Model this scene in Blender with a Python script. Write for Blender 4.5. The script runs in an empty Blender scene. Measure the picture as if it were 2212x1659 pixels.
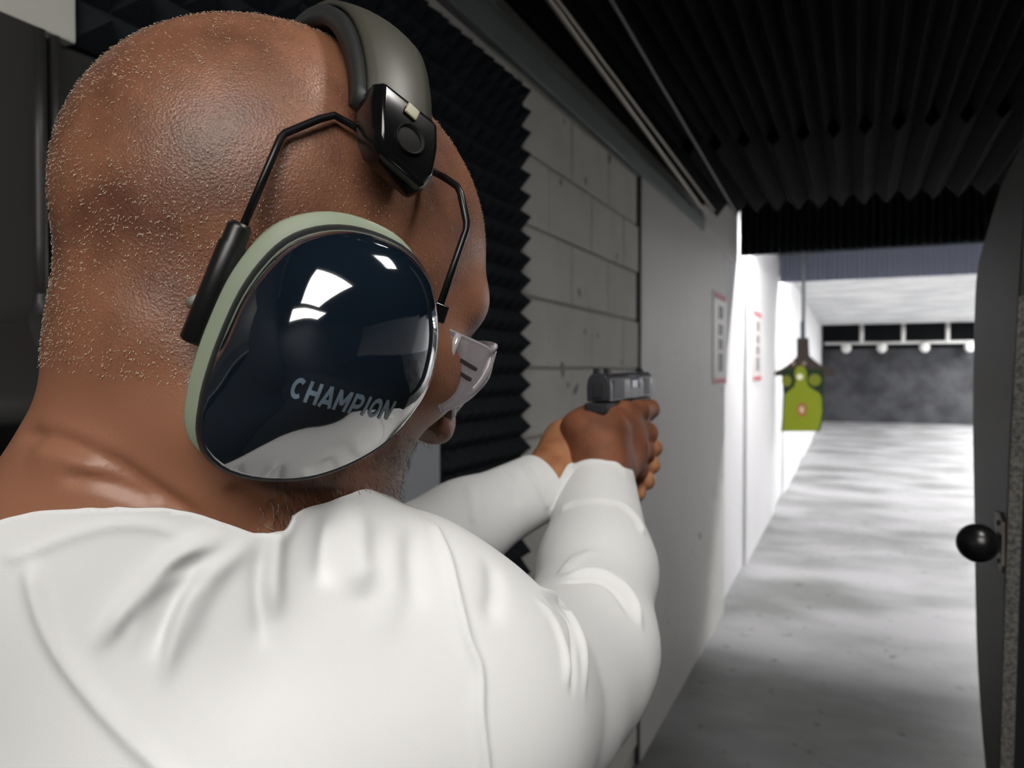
import bpy, bmesh, math, random
import numpy as np
from mathutils import Vector, Matrix
from mathutils.bvhtree import BVHTree

# ------------------------------------------------------------------ camera
SC = bpy.context.scene
COL = SC.collection
F, CX, CY = 1660.0, 1106.0, 829.5
YAW, PITCH = math.radians(24.3), math.radians(-1.0)
CAM = np.array([0.0, 0.0, 1.62])
FWD = np.array([-math.sin(YAW)*math.cos(PITCH), math.cos(YAW)*math.cos(PITCH), math.sin(PITCH)])
RT = np.array([math.cos(YAW), math.sin(YAW), 0.0])
UP = np.cross(RT, FWD)
cd = bpy.data.cameras.new('camera')
cam = bpy.data.objects.new('camera', cd); COL.objects.link(cam)
cam.matrix_world = Matrix(((RT[0], UP[0], -FWD[0], CAM[0]), (RT[1], UP[1], -FWD[1], CAM[1]),
                           (RT[2], UP[2], -FWD[2], CAM[2]), (0, 0, 0, 1)))
cd.sensor_width = 36.0; cd.sensor_fit = 'HORIZONTAL'; cd.lens = F/2212*36
cd.clip_start = 0.02; cd.clip_end = 100
cd.dof.use_dof = True; cd.dof.focus_distance = 0.33; cd.dof.aperture_fstop = 13.0
SC.camera = cam

# ------------------------------------------------------------------ world, exposure
w = bpy.data.worlds.new('world'); SC.world = w; w.use_nodes = True
w.node_tree.nodes['Background'].inputs[0].default_value = (0.9, 0.95, 1.0, 1)
w.node_tree.nodes['Background'].inputs[1].default_value = 0.02
SC.view_settings.view_transform = 'Standard'; SC.view_settings.look = 'None'
SC.view_settings.gamma = 1.0; SC.view_settings.use_curve_mapping = False
SC.view_settings.exposure = 0.0
BOOTH_LIGHT = 10.4      # emission of the booth luminaires' diffusers
LANE_LIGHT = 170.0       # emission of the lamps behind the lane baffles
FAR_FILL = 75.0        # emission of the added fill lights down-range

# ------------------------------------------------------------------ helpers
def U(x, y, d):                       # a point seen at (x, y) in the photograph, d metres in front of the lens
    return CAM + d*(FWD + RT*(x-CX)/F - UP*(y-CY)/F)
def onX(x, y, X):
    v = U(x, y, 1)-CAM; return CAM + v*(X/v[0])
def onY(x, y, Y):
    v = U(x, y, 1)-CAM; return CAM + v*(Y/v[1])
def onZ(x, y, Z):
    v = U(x, y, 1)-CAM; return CAM + v*((Z-CAM[2])/v[2])
def onPlane(x, y, p0, n):
    v = U(x, y, 1)-CAM; return CAM + v*(((p0-CAM) @ n)/(v @ n))
def nrm(v): v = np.asarray(v, float); return v/np.linalg.norm(v)

def srgb(r, g, b):
    f = lambda c: (c/255/12.92 if c/255 <= .04045 else ((c/255+.055)/1.055)**2.4)
    return (f(r), f(g), f(b), 1)

def mat(name, col, rough=.5, spec=.5, metal=0, var=0, vscale=20, bump=0, bscale=200, coat=0, sss=0, emit=0, col2=None, detail=4, coords='Object'):
    m = bpy.data.materials.new(name); m.use_nodes = True
    nt = m.node_tree; b = nt.nodes['Principled BSDF']
    b.inputs['Base Color'].default_value = col
    b.inputs['Roughness'].default_value = rough
    b.inputs['Specular IOR Level'].default_value = spec
    b.inputs['Metallic'].default_value = metal
    if coat: b.inputs['Coat Weight'].default_value = coat; b.inputs['Coat Roughness'].default_value = .03
    if sss:
        b.inputs['Subsurface Weight'].default_value = sss
        b.inputs['Subsurface Radius'].default_value = (.012, .005, .003); b.inputs['Subsurface Scale'].default_value = .3
    if emit:
        b.inputs['Emission Color'].default_value = col; b.inputs['Emission Strength'].default_value = emit
    tc = nt.nodes.new('ShaderNodeTexCoord')
    if var or col2:
        n = nt.nodes.new('ShaderNodeTexNoise'); n.inputs['Scale'].default_value = vscale; n.inputs['Detail'].default_value = detail
        nt.links.new(tc.outputs[coords], n.inputs['Vector'])
        r = nt.nodes.new('ShaderNodeValToRGB')
        c2 = col2 if col2 else tuple(c*(1-var) for c in col[:3])+(1,)
        r.color_ramp.elements[0].color = c2; r.color_ramp.elements[1].color = col
        r.color_ramp.elements[0].position = .35; r.color_ramp.elements[1].position = .62
        nt.links.new(n.outputs['Fac'], r.inputs['Fac']); nt.links.new(r.outputs['Color'], b.inputs['Base Color'])
    if bump:
        n2 = nt.nodes.new('ShaderNodeTexNoise'); n2.inputs['Scale'].default_value = bscale; n2.inputs['Detail'].default_value = 3
        nt.links.new(tc.outputs[coords], n2.inputs['Vector'])
        bp = nt.nodes.new('ShaderNodeBump'); bp.inputs['Strength'].default_value = bump; bp.inputs['Distance'].default_value = .002
        nt.links.new(n2.outputs['Fac'], bp.inputs['Height']); nt.links.new(bp.outputs['Normal'], b.inputs['Normal'])
    return m

def tag(o, label=None, cat=None, group=None, kind=None):
    if label: o['label'] = label
    if cat: o['category'] = cat
    if group: o['group'] = group
    if kind: o['kind'] = kind
    return o
def empty(name, loc):
    o = bpy.data.objects.new(name, None); COL.objects.link(o); o.location = Vector(loc); o.empty_display_size = .05
    return o
def link(name, me, m=None, parent=None, smooth=False):
    o = bpy.data.objects.new(name, me); COL.objects.link(o)
    if m and not me.materials: me.materials.append(m)
    if parent:
        o.parent = parent; o.matrix_parent_inverse = Matrix.Translation(parent.location).inverted()
    if smooth: me.shade_smooth()
    return o

class MB:
    def __init__(s): s.v = []; s.f = []
    def add(s, vs, fs):
        k = len(s.v); s.v += [tuple(map(float, p)) for p in vs]; s.f += [tuple(i+k for i in f) for f in fs]; return s
    def box(s, lo, hi):
        (a, b, c), (d, e, g) = lo, hi
        return s.add([(a, b, c), (d, b, c), (d, e, c), (a, e, c), (a, b, g), (d, b, g), (d, e, g), (a, e, g)],
                     [(3, 2, 1, 0), (4, 5, 6, 7), (0, 1, 5, 4), (1, 2, 6, 5), (2, 3, 7, 6), (3, 0, 4, 7)])
    def obox(s, c, ax, ay, az, sx, sy, sz):      # oriented box, full sizes
        c, ax, ay, az = (np.asarray(q, float) for q in (c, ax, ay, az)); vs = []
        for k in (-.5, .5):
            for i, j in ((-.5, -.5), (.5, -.5), (.5, .5), (-.5, .5)): vs.append(c+ax*sx*i+ay*sy*j+az*sz*k)
        return s.add(vs, [(3, 2, 1, 0), (4, 5, 6, 7), (0, 1, 5, 4), (1, 2, 6, 5), (2, 3, 7, 6), (3, 0, 4, 7)])
    def tube(s, pts, r, n=10, cap=True):
        pts = [np.asarray(p, float) for p in pts]; rs = r if hasattr(r, '__len__') else [r]*len(pts)
        up = None; rings = []
        for i, p in enumerate(pts):
            t = nrm(pts[min(i+1, len(pts)-1)]-pts[max(i-1, 0)])
            if up is None:
                up = np.cross(t, [0, 0, 1]) if abs(t[2]) < .9 else np.cross(t, [1, 0, 0])
            up = nrm(up-t*(up@t)); bi = np.cross(t, up)
            rings.append([p+rs[i]*(up*math.cos(2*math.pi*k/n)+bi*math.sin(2*math.pi*k/n)) for k in range(n)])
        vs = [q for rg in rings for q in rg]; fs = []
        for i in range(len(pts)-1):
            for k in range(n):
                a, b = i*n+k, i*n+(k+1) % n; fs.append((a, b, b+n, a+n))
        if cap: fs.append(tuple(range(n))[::-1]); fs.append(tuple((len(pts)-1)*n+k for k in range(n)))
        return s.add(vs, fs)
    def loft(s, rings, cap0=True, cap1=True, closed=True):
        n = len(rings[0]); vs = [q for r in rings for q in r]; fs = []
        for i in range(len(rings)-1):
            for k in range(n if closed else n-1):
                a, b = i*n+k, i*n+(k+1) % n; fs.append((a, b, b+n, a+n))
        if cap0: fs.append(tuple(range(n))[::-1])
        if cap1: fs.append(tuple((len(rings)-1)*n+k for k in range(n)))
        return s.add(vs, fs)
    def prism(s, poly, off):                      # poly: 3D points, extruded by off
        off = np.asarray(off, float); return s.loft([[np.asarray(p, float) for p in poly], [np.asarray(p, float)+off for p in poly]])
    def build(s, name, m, parent=None, smooth=False, bevel=0, seg=2, fixn=True):
        me = bpy.data.meshes.new(name); me.from_pydata(s.v, [], s.f)
        if fixn:
            bm = bmesh.new(); bm.from_mesh(me); bmesh.ops.recalc_face_normals(bm, faces=bm.faces); bm.to_mesh(me); bm.free()
        o = link(name, me, m, parent, smooth)
        if bevel:
            md = o.modifiers.new('bevel', 'BEVEL'); md.width = bevel; md.segments = seg; md.limit_method = 'ANGLE'; md.angle_limit = math.radians(35)
            me.shade_smooth(); md.harden_normals = False
            e = o.modifiers.new('wn', 'WEIGHTED_NORMAL')
        return o

def catmull(pts, n=8, closed=False):
    pts = [np.asarray(p, float) for p in pts]; out = []; N = len(pts)
    rng = range(N) if closed else range(N-1)
    for i in rng:
        g = (lambda k: pts[k % N]) if closed else (lambda k: pts[min(max(k, 0), N-1)])
        p0, p1, p2, p3 = g(i-1), g(i), g(i+1), g(i+2)
        for j in range(n):
            t = j/n
            out.append(.5*((2*p1)+(-p0+p2)*t+(2*p0-5*p1+4*p2-p3)*t*t+(-p0+3*p1-3*p2+p3)*t**3))
    if not closed: out.append(pts[-1])
    return out
def resample(pts, n):                             # closed loop to n points of even spacing
    P = np.array(list(pts)+[pts[0]]); L = np.concatenate([[0], np.cumsum(np.linalg.norm(np.diff(P, axis=0), axis=1))])
    t = np.linspace(0, L[-1], n, endpoint=False)
    return np.stack([np.interp(t, L, P[:, k]) for k in range(P.shape[1])], 1)

# ------------------------------------------------------------------ signed distance sculpting
def sEll(P, c, r, R=None):
    q = P-np.asarray(c, np.float32)
    if R is not None: q = q @ np.asarray(R, np.float32)
    r = np.asarray(r, np.float32)
    k0 = np.sqrt(((q/r)**2).sum(1)); k1 = np.sqrt(((q/(r*r))**2).sum(1))
    return k0*(k0-1)/np.maximum(k1, 1e-6)
def sCap(P, a, b, ra, rb=None):
    rb = ra if rb is None else rb
    a = np.asarray(a, np.float32); b = np.asarray(b, np.float32); ab = b-a
    h = np.clip(((P-a) @ ab)/float(ab @ ab), 0, 1)
    return np.sqrt(((P-a-h[:, None]*ab)**2).sum(1))-(ra+(rb-ra)*h)
def smin(a, b, k):
    h = np.maximum(k-np.abs(a-b), 0)/k
    return np.minimum(a, b)-h*h*k*.25
def smax(a, b, k): return -smin(-a, -b, k)
def chain(P, pts, k=.004):
    d = None
    for (a, ra), (b, rb) in zip(pts[:-1], pts[1:]):
        e = sCap(P, a, b, ra, rb); d = e if d is None else smin(d, e, k)
    return d

def nets(fn, lo, hi, h):
    """surface mesh of fn == 0 inside the box, by surface nets on a narrow band"""
    lo = np.asarray(lo, float); B = 8
    nb = np.ceil((np.asarray(hi, float)-lo)/(h*B)).astype(int)
    n = nb*B
    cs = [lo[k]+(np.arange(nb[k])+.5)*B*h for k in range(3)]
    G = np.stack(np.meshgrid(*cs, indexing='ij'), -1).reshape(-1, 3).astype(np.float32)
    cv = fn(G).reshape(nb)
    act = np.abs(cv) < B*h*.87*1.25+.012
    V = np.repeat(np.repeat(np.repeat(np.where(cv < 0, -1, 1).astype(np.float32), B, 0), B, 1), B, 2)
    idx = np.argwhere(act)
    loc = np.stack(np.meshgrid(*[np.arange(B)]*3, indexing='ij'), -1).reshape(-1, 3)
    for s in range(0, len(idx), 1500):
        I = (idx[s:s+1500, None, :]*B+loc[None]).reshape(-1, 3)
        V[I[:, 0], I[:, 1], I[:, 2]] = fn((lo+(I+.5)*h).astype(np.float32))
    S = V < 0
    m = S[:-1, :-1, :-1].astype(np.int8)
    cnt = np.zeros_like(m)
    for a in (0, 1):
        for b in (0, 1):
            for c in (0, 1):
                cnt += S[a:n[0]-1+a, b:n[1]-1+b, c:n[2]-1+c]
    cell = np.argwhere((cnt > 0) & (cnt < 8))
    acc = np.zeros((len(cell), 3)); num = np.zeros(len(cell))
    corners = [(a, b, c) for a in (0, 1) for b in (0, 1) for c in (0, 1)]
    for a in corners:
        for k in range(3):
            if a[k]: continue
            b = list(a); b[k] = 1
            va = V[cell[:, 0]+a[0], cell[:, 1]+a[1], cell[:, 2]+a[2]]; vb = V[cell[:, 0]+b[0], cell[:, 1]+b[1], cell[:, 2]+b[2]]
            x = (va < 0) != (vb < 0)
            t = np.where(x, va/np.where(x, va-vb, 1), 0)
            p = np.tile(np.array(a, float), (len(cell), 1)); p[:, k] += t
            acc[x] += p[x]; num[x] += 1
    pos = lo+(cell+acc/num[:, None]+.5)*h
    ID = np.full(tuple(n), -1, np.int32); ID[cell[:, 0], cell[:, 1], cell[:, 2]] = np.arange(len(cell))
    quads = []
    for k in range(3):
        sl0 = [slice(1, n[j]-1) for j in range(3)]; sl1 = list(sl0)
        sl0[k] = slice(0, n[k]-1); sl1[k] = slice(1, n[k])
        A, Bv = S[tuple(sl0)], S[tuple(sl1)]
        off = np.array([1, 1, 1]); off[k] = 0
        u, v = [(1, 2), (2, 0), (0, 1)][k]
        for flip in (False, True):
            e = np.argwhere((A & ~Bv) if not flip else (~A & Bv))+off
            du = np.zeros(3, int); dv = np.zeros(3, int); du[u] = 1; dv[v] = 1
            g = lambda q: ID[q[:, 0], q[:, 1], q[:, 2]]
            Q = np.stack([g(e-du-dv), g(e-dv), g(e), g(e-du)], 1)
            quads.append(Q if not flip else Q[:, ::-1])
    Q = np.concatenate(quads); Q = Q[(Q >= 0).all(1)]
    return pos, Q

def relax(pos, Q, it=2, lam=.5):
    E = np.concatenate([Q[:, [0, 1]], Q[:, [1, 2]], Q[:, [2, 3]], Q[:, [3, 0]]])
    deg = np.bincount(E.ravel(), minlength=len(pos)).astype(float)
    deg[deg == 0] = 1
    for _ in range(it):
        s = np.zeros_like(pos)
        for k in range(3):
            s[:, k] = np.bincount(E[:, 0], pos[E[:, 1], k], len(pos))+np.bincount(E[:, 1], pos[E[:, 0], k], len(pos))
        pos = pos+lam*(s/deg[:, None]-pos)
    return pos
def vnormals(pos, Q):
    n = np.cross(pos[Q[:, 2]]-pos[Q[:, 0]], pos[Q[:, 3]]-pos[Q[:, 1]]); N = np.zeros_like(pos)
    for k in range(3):
        for c in range(4): N[:, k] += np.bincount(Q[:, c], n[:, k], len(pos))
    return N/np.maximum(np.linalg.norm(N, axis=1), 1e-9)[:, None]
def compact(pos, Q):
    used = np.unique(Q); mp = np.full(len(pos), -1); mp[used] = np.arange(len(used)); return pos[used], mp[Q]
def tomesh(name, pos, Q):
    me = bpy.data.meshes.new(name)
    me.vertices.add(len(pos)); me.vertices.foreach_set('co', pos.astype(np.float32).ravel())
    me.loops.add(Q.size); me.loops.foreach_set('vertex_index', Q.astype(np.int32).ravel())
    me.polygons.add(len(Q)); me.polygons.foreach_set('loop_start', np.arange(0, Q.size, 4, dtype=np.int32))
    me.polygons.foreach_set('loop_total', np.full(len(Q), 4, np.int32))
    me.update(calc_edges=True); me.validate(); me.shade_smooth()
    return me
def bvh_of(pos, Q): return BVHTree.FromPolygons([tuple(p) for p in pos], [tuple(map(int, q)) for q in Q])
def hit(bvh, x, y):                                # first point of a surface along the sight line of a photo pixel
    d = nrm(U(x, y, 1)-CAM); r = bvh.ray_cast(Vector(CAM), Vector(d))
    return (np.array(r[0]), np.array(r[1])) if r[0] is not None else (None, None)
def strokes(pos, Q, bvh, lst):
    """raised or sunken lines (folds, creases, seams) sculpted into a surface"""
    N = vnormals(pos, Q); disp = np.zeros(len(pos))
    for pts, wd, amp, *rest in lst:
        P3 = []
        for p in catmull(pts, 6):
            h_, _n = hit(bvh, p[0], p[1])
            if h_ is not None: P3.append(h_)
        if len(P3) < 2: continue
        P3 = np.array(P3); lo, hi = P3.min(0)-3*wd, P3.max(0)+3*wd
        sel = np.where(((pos > lo) & (pos < hi)).all(1))[0]
        if not len(sel): continue
        L = np.concatenate([[0], np.cumsum(np.linalg.norm(np.diff(P3, axis=0), axis=1))]); L /= L[-1]
        bd = np.full(len(sel), 9.0); bt = np.zeros(len(sel))
        for i in range(len(P3)-1):
            a, ab = P3[i], P3[i+1]-P3[i]; q = pos[sel]-a
            t = np.clip((q @ ab)/max(ab @ ab, 1e-12), 0, 1); d = np.linalg.norm(q-t[:, None]*ab, axis=1)
            b = d < bd; bd[b] = d[b]; bt[b] = L[i]+t[b]*(L[i+1]-L[i])
        tp = rest[0] if rest else .25
        T = np.clip(np.minimum(bt, 1-bt)/tp, 0, 1) if tp else np.ones_like(bt); T = T*T*(3-2*T)
        disp[sel] += amp*T*np.exp(-(bd/wd)**2)
    return pos+N*disp[:, None]

exec_order = None
# ------------------------------------------------------------------ materials
M = {}
M['floor'] = None
M['block'] = mat('painted block', srgb(216, 214, 206), .75, .3, var=.08, vscale=6, bump=.25, bscale=90)
M['mortar'] = mat('mortar paint', srgb(196, 194, 188), .85, .2)
M['panel'] = mat('white sheet panel', srgb(206, 205, 200), .55, .4, var=.06, vscale=2.0)
M['whitewall'] = mat('white paint', srgb(224, 224, 226), .7, .3, var=.04, vscale=1.2)
M['foam'] = mat('charcoal foam', srgb(14, 15, 18), .95, .10, bump=.5, bscale=400)
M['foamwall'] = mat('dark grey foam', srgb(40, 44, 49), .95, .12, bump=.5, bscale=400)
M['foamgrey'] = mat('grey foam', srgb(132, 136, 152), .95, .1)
M['blackplastic'] = mat('black moulded plastic', srgb(46, 46, 45), .40, .5, bump=.12, bscale=900)
M['greyplastic'] = mat('charcoal moulded plastic', srgb(42, 41, 38), .5, .45, bump=.15, bscale=700)
M['beam'] = mat('grey beam', srgb(120, 126, 126), .6, .4)
M['seam'] = mat('dark seam', srgb(62, 64, 64), .7, .3)
M['conduit'] = mat('conduit', srgb(150, 140, 126), .45, .5, metal=.3)
M['conduit2'] = mat('conduit dark', srgb(82, 82, 84), .5, .5)
M['white'] = mat('white enamel', srgb(226, 226, 222), .5, .4)
M['housing'] = mat('lamp housing', srgb(200, 200, 200), .5, .4)
M['rubber'] = mat('rubber backstop', srgb(74, 75, 78), .9, .2, col2=srgb(52, 53, 56), vscale=1.6)
M['darkgap'] = mat('dark void', srgb(34, 36, 38), .9, .1)
M['ceilwhite'] = mat('blotchy white ceiling', srgb(226, 227, 226), .8, .2, col2=srgb(198, 200, 200), vscale=1.4)

def add_chips(m, scale, lo, hi):                   # sparse dark chips in the paint
    nt = m.node_tree; b = nt.nodes['Principled BSDF']; src = b.inputs['Base Color'].links[0].from_socket
    tc = nt.nodes.new('ShaderNodeTexCoord'); n = nt.nodes.new('ShaderNodeTexNoise'); n.inputs['Scale'].default_value = scale; n.inputs['Detail'].default_value = 1
    r = nt.nodes.new('ShaderNodeValToRGB'); r.color_ramp.elements[0].color = (.18, .18, .18, 1); r.color_ramp.elements[0].position = lo
    r.color_ramp.elements[1].color = (1, 1, 1, 1); r.color_ramp.elements[1].position = hi
    mx = nt.nodes.new('ShaderNodeMix'); mx.data_type = 'RGBA'; mx.blend_type = 'MULTIPLY'; mx.inputs[0].default_value = .8
    nt.links.new(tc.outputs['Object'], n.inputs['Vector']); nt.links.new(n.outputs['Fac'], r.inputs['Fac'])
    nt.links.new(src, mx.inputs[6]); nt.links.new(r.outputs['Color'], mx.inputs[7]); nt.links.new(mx.outputs[2], b.inputs['Base Color'])
add_chips(M['block'], 13, .235, .275); add_chips(M['panel'], 9, .21, .24)
def floor_mat():
    m = bpy.data.materials.new('stained concrete'); m.use_nodes = True; nt = m.node_tree; b = nt.nodes['Principled BSDF']
    tc = nt.nodes.new('ShaderNodeTexCoord')
    def noise(sc, det, mp=None):
        n = nt.nodes.new('ShaderNodeTexNoise'); n.inputs['Scale'].default_value = sc; n.inputs['Detail'].default_value = det
        nt.links.new((mp or tc).outputs['Object' if mp is None else 0], n.inputs['Vector']); return n
    mp = nt.nodes.new('ShaderNodeMapping'); mp.inputs['Scale'].default_value = (.7, 1.1, 1); nt.links.new(tc.outputs['Object'], mp.inputs[0])
    a = noise(1.3, 5, mp); r = nt.nodes.new('ShaderNodeValToRGB')
    r.color_ramp.elements[0].color = srgb(116, 117, 116); r.color_ramp.elements[0].position = .36
    r.color_ramp.elements[1].color = srgb(164, 164, 166); r.color_ramp.elements[1].position = .6
    nt.links.new(a.outputs['Fac'], r.inputs['Fac'])
    s = noise(9, 2); r2 = nt.nodes.new('ShaderNodeValToRGB')
    r2.color_ramp.elements[0].color = (.25, .25, .25, 1); r2.color_ramp.elements[0].position = .27
    r2.color_ramp.elements[1].color = (1, 1, 1, 1); r2.color_ramp.elements[1].position = .34
    nt.links.new(s.outputs['Fac'], r2.inputs['Fac'])
    mx = nt.nodes.new('ShaderNodeMix'); mx.data_type = 'RGBA'; mx.blend_type = 'MULTIPLY'; mx.inputs[0].default_value = .75
    nt.links.new(r.outputs['Color'], mx.inputs[6]); nt.links.new(r2.outputs['Color'], mx.inputs[7])
    nt.links.new(mx.outputs[2], b.inputs['Base Color'])
    b.inputs['Roughness'].default_value = .42; b.inputs['Specular IOR Level'].default_value = .4
    n3 = noise(14, 4); bp = nt.nodes.new('ShaderNodeBump'); bp.inputs['Strength'].default_value = .25; bp.inputs['Distance'].default_value = .006
    nt.links.new(n3.outputs['Fac'], bp.inputs['Height']); nt.links.new(bp.outputs['Normal'], b.inputs['Normal'])
    return m
M['floor'] = floor_mat()

# ------------------------------------------------------------------ the room
def struct(o): o['kind'] = 'structure'; return o
XW = -.82                                          # face of the painted block wall left of the lane
struct(MB().box((-1.3, 2.4, -.1), (7.2, 28, 0)).build('floor', M['floor']))
struct(MB().box((-1.3, -3, -.1), (7.2, 2.4, 0)).build('floor', mat('darkened booth floor', srgb(48, 48, 48), .9, .2, var=.2, vscale=60)))  # unseen floor made dark so the glossy cup reflects little
wl = struct(MB().box((-1.3, .25, 0), (XW-.012, 5.25, 3.2)).build('wall_left', M['mortar']))
struct(MB().box((-1.3, -3, 0), (XW-.012, .25, 3.2)).build('wall_left', mat('darkened aisle wall', srgb(40, 41, 43), .8, .3)))  # unseen wall darkened to keep its streak out of the cup's reflection
struct(MB().prism([(-1.3, 5.25, 0), (-.86, 5.25, 0), (-1.10, 27, 0), (-1.3, 27, 0)], (0, 0, 3.2)).build('wall_left', M['whitewall']))
struct(MB().box((7.0, -3, 0), (7.2, 28, 3.2)).build('wall_right', M['whitewall']))
struct(MB().box((-1.3, -3.2, 0), (7.2, -3, 3.2)).build('wall_rear', mat('rear wall paint', srgb(64, 64, 64), .8, .3)))
struct(MB().box((-1.3, 26.5, 0), (7.2, 26.8, 2.30)).build('wall_far', M['rubber']))
struct(MB().box((-1.3, 27.2, 0), (7.2, 27.5, 3.2)).build('wall_far', M['darkgap']))
struct(MB().box((-1.3, -3, 2.565), (7.2, 4.45, 2.75)).build('ceiling', M['foam']))
struct(MB().box((-1.3, 4.45, 3.05), (7.2, 10.1, 3.2)).build('ceiling', M['foam']))
struct(MB().box((-1.3, 10.1, 3.0), (7.2, 25.2, 3.2)).build('ceiling', M['ceilwhite']))
# concrete blocks, running bond, each a piece of the wall
zs = [1.627+.1935*k for k in range(-8, 5)]
for r, z in enumerate(zs):
    z1 = min(z+.1935, 2.41)
    y = 2.08+(.19 if (r % 2) else 0)-.385*1
    while y < 3.06:
        y0, y1 = max(y, 1.6), min(y+.385, 3.068)
        if y1-y0 > .03:
            MB().box((XW-.014, y0+.004, z+.004), (XW, y1-.004, z1-.004)).build('block', M['block'], wl, bevel=.004)
        y += .385
struct(MB().box((XW-.012, -1, 2.412), (XW+.016, 4.45, 2.50)).build('trim_1', M['beam'], bevel=.004))
struct(MB().box((XW-.012, 3.068, 0), (XW+.004, 3.095, 2.41)).build('trim_2', M['seam']))
p = MB().box((XW-.012, 3.096, 0), (XW+.006, 5.25, 2.41)).box((XW-.012, 4.45, 2.41), (XW+.006, 5.75, 3.04)).build('wall_panel', M['panel'])
tag(p, 'smooth white sheet panel on the left wall beyond the blocks', 'wall panel')
for i, (a, b, t) in enumerate([(6.6, 9.2, .03), (10.6, 14.0, .03), (15.2, 19.0, .03)]):
    xa = -.86-(a-5.25)*.011; xb = -.86-(b-5.25)*.011
    p = MB().prism([(xa-.02, a, 0), (xa+t, a, 0), (xb+t, b, 0), (xb-.02, b, 0)], (0, 0, 2.6)).build('wall_panel', M['whitewall'])
    tag(p, ['bright white wall sheet just past the grey-lit panel', 'bright white wall sheet beside the hanging target', 'farthest white wall sheet before the backstop'][i], 'wall panel')
# pyramid foam on the wall
def pyramid_sheet(org, u, v, n, nu, nv, pitch, hgt, base=.012):
    org, u, v, n = (np.asarray(q, float) for q in (org, u, v, n)); mb = MB(); vs = []; fs = []
    for i in range(nu+1):
        for j in range(nv+1): vs.append(org+u*pitch*i+v*pitch*j+n*base)
    for i in range(nu):
        for j in range(nv):
            k = len(vs); vs.append(org+u*pitch*(i+.5)+v*pitch*(j+.5)+n*(base+hgt))
            a, b, c, d = i*(nv+1)+j, (i+1)*(nv+1)+j, (i+1)*(nv+1)+j+1, i*(nv+1)+j+1
            fs += [(a, b, k), (b, c, k), (c, d, k), (d, a, k)]
    mb.add(vs, fs)
    q = [org, org+u*pitch*nu, org+u*pitch*nu+v*pitch*nv, org+v*pitch*nv]
    mb.loft([q, [x+n*base for x in q]], cap1=False)
    return mb
def ridge_sheet(org, u, length, v, n, nr, pitch, hgt, base=.01):
    """wedge foam: nr ridges side by side along v, each running along u"""
    org, u, v, n = (np.asarray(q, float) for q in (org, u, v, n))
    prof = [org, ]
    for i in range(nr):
        prof += [org+v*pitch*i+n*base, org+v*pitch*(i+.5)+n*(base+hgt)]
    prof += [org+v*pitch*nr+n*base, org+v*pitch*nr]
    return MB().prism(prof, u*length)
PT = .0537
fm_ = pyramid_sheet((XW, 1.845-PT*9, 2.362-PT*42), (0, 1, 0), (0, 0, 1), (1, 0, 0), 9, 42, PT, .042)
fu_ = pyramid_sheet((XW, onX(147, 40, -.795)[1]+.006, 2.362-PT*7), (0, 1, 0), (0, 0, 1), (1, 0, 0), 15, 7, PT, .042)
fm_.add(fu_.v, fu_.f); o = fm_.build('acoustic_foam', M['foamwall'])
tag(o, 'black pyramid foam sheet on the left wall behind the man, toothed edge', 'acoustic foam')
o = ridge_sheet((XW+.03, -2.9, 2.5635), (0, 1, 0), 6.0, (1, 0, 0), (0, 0, -1), 130, PT, .05).build('acoustic_foam', M['foam'])
tag(o, 'black ridged foam covering the ceiling overhead', 'acoustic foam')
o = ridge_sheet((XW+.03, 3.12, 2.5635), (0, 1, 0), 1.32, (1, 0, 0), (0, 0, -1), 65, PT*2, .068).build('acoustic_foam', M['foam'])
tag(o, 'last strip of coarser ridged ceiling foam before the first baffle', 'acoustic foam')
# baffles across the lane
def baffle(y, x0, z0, z1, fm, label):
    root = empty('ceiling_baffle', (x0, y, z0)); nr = int((7.0-x0)/PT)
    MB().box((x0, y, z0), (6.98, y+.04, z1)).build('board', M['foam'], root)
    ridge_sheet((x0, y, z0-.01), (0, 0, 1), z1-z0, (1, 0, 0), (0, -1, 0), nr, PT, .045).build('foam_face', fm, root)
    tag(root, label, 'baffle')
    return root
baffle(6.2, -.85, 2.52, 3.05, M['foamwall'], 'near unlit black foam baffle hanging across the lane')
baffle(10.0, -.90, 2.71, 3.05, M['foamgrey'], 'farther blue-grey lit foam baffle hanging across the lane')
# lamps behind the baffles
em_lane = mat('lane lamp diffuser', (1, .98, .97, 1), emit=LANE_LIGHT)
em_booth = mat('booth lamp diffuser', (1, .965, .92, 1), emit=BOOTH_LIGHT)
em_fill = mat('far fill diffuser', (1, .985, .98, 1), emit=FAR_FILL)
def lane_lamp(x, y, z, tilt, label, zc):
    root = empty('strip_lamp', (x, y, z)); c, s = math.cos(tilt), math.sin(tilt)
    ay, az = np.array([0, c, s]), np.array([0, -s, c])
    MB().obox((x, y, z), (1, 0, 0), ay, az, 1.2, .12, .04).build('housing', M['housing'], root)
    MB().obox(np.array([x, y, z])-az*.026, (1, 0, 0), ay, az, 1.14, .09, .010).build('diffuser', em_lane, root)
    for dx in (-.4, .4): MB().box((x+dx-.01, y-.01, z+.01), (x+dx+.01, y+.01, zc)).build('hanger', M['housing'], root)
    tag(root, label, 'lamp', 'strip lamps hidden behind the lane baffles')
for i in range(3): lane_lamp(-.15+1.7*i, 6.50, 2.93, .25, ['leftmost', 'second', 'third'][i]+' strip lamp hanging behind the near foam baffle', 3.051)
for i in range(3): lane_lamp(-.2+2.1*i, 10.25, 2.90, .75, ['leftmost', 'second', 'third'][i]+' strip lamp tilted down-range behind the farther foam baffle', 3.001)
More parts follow.
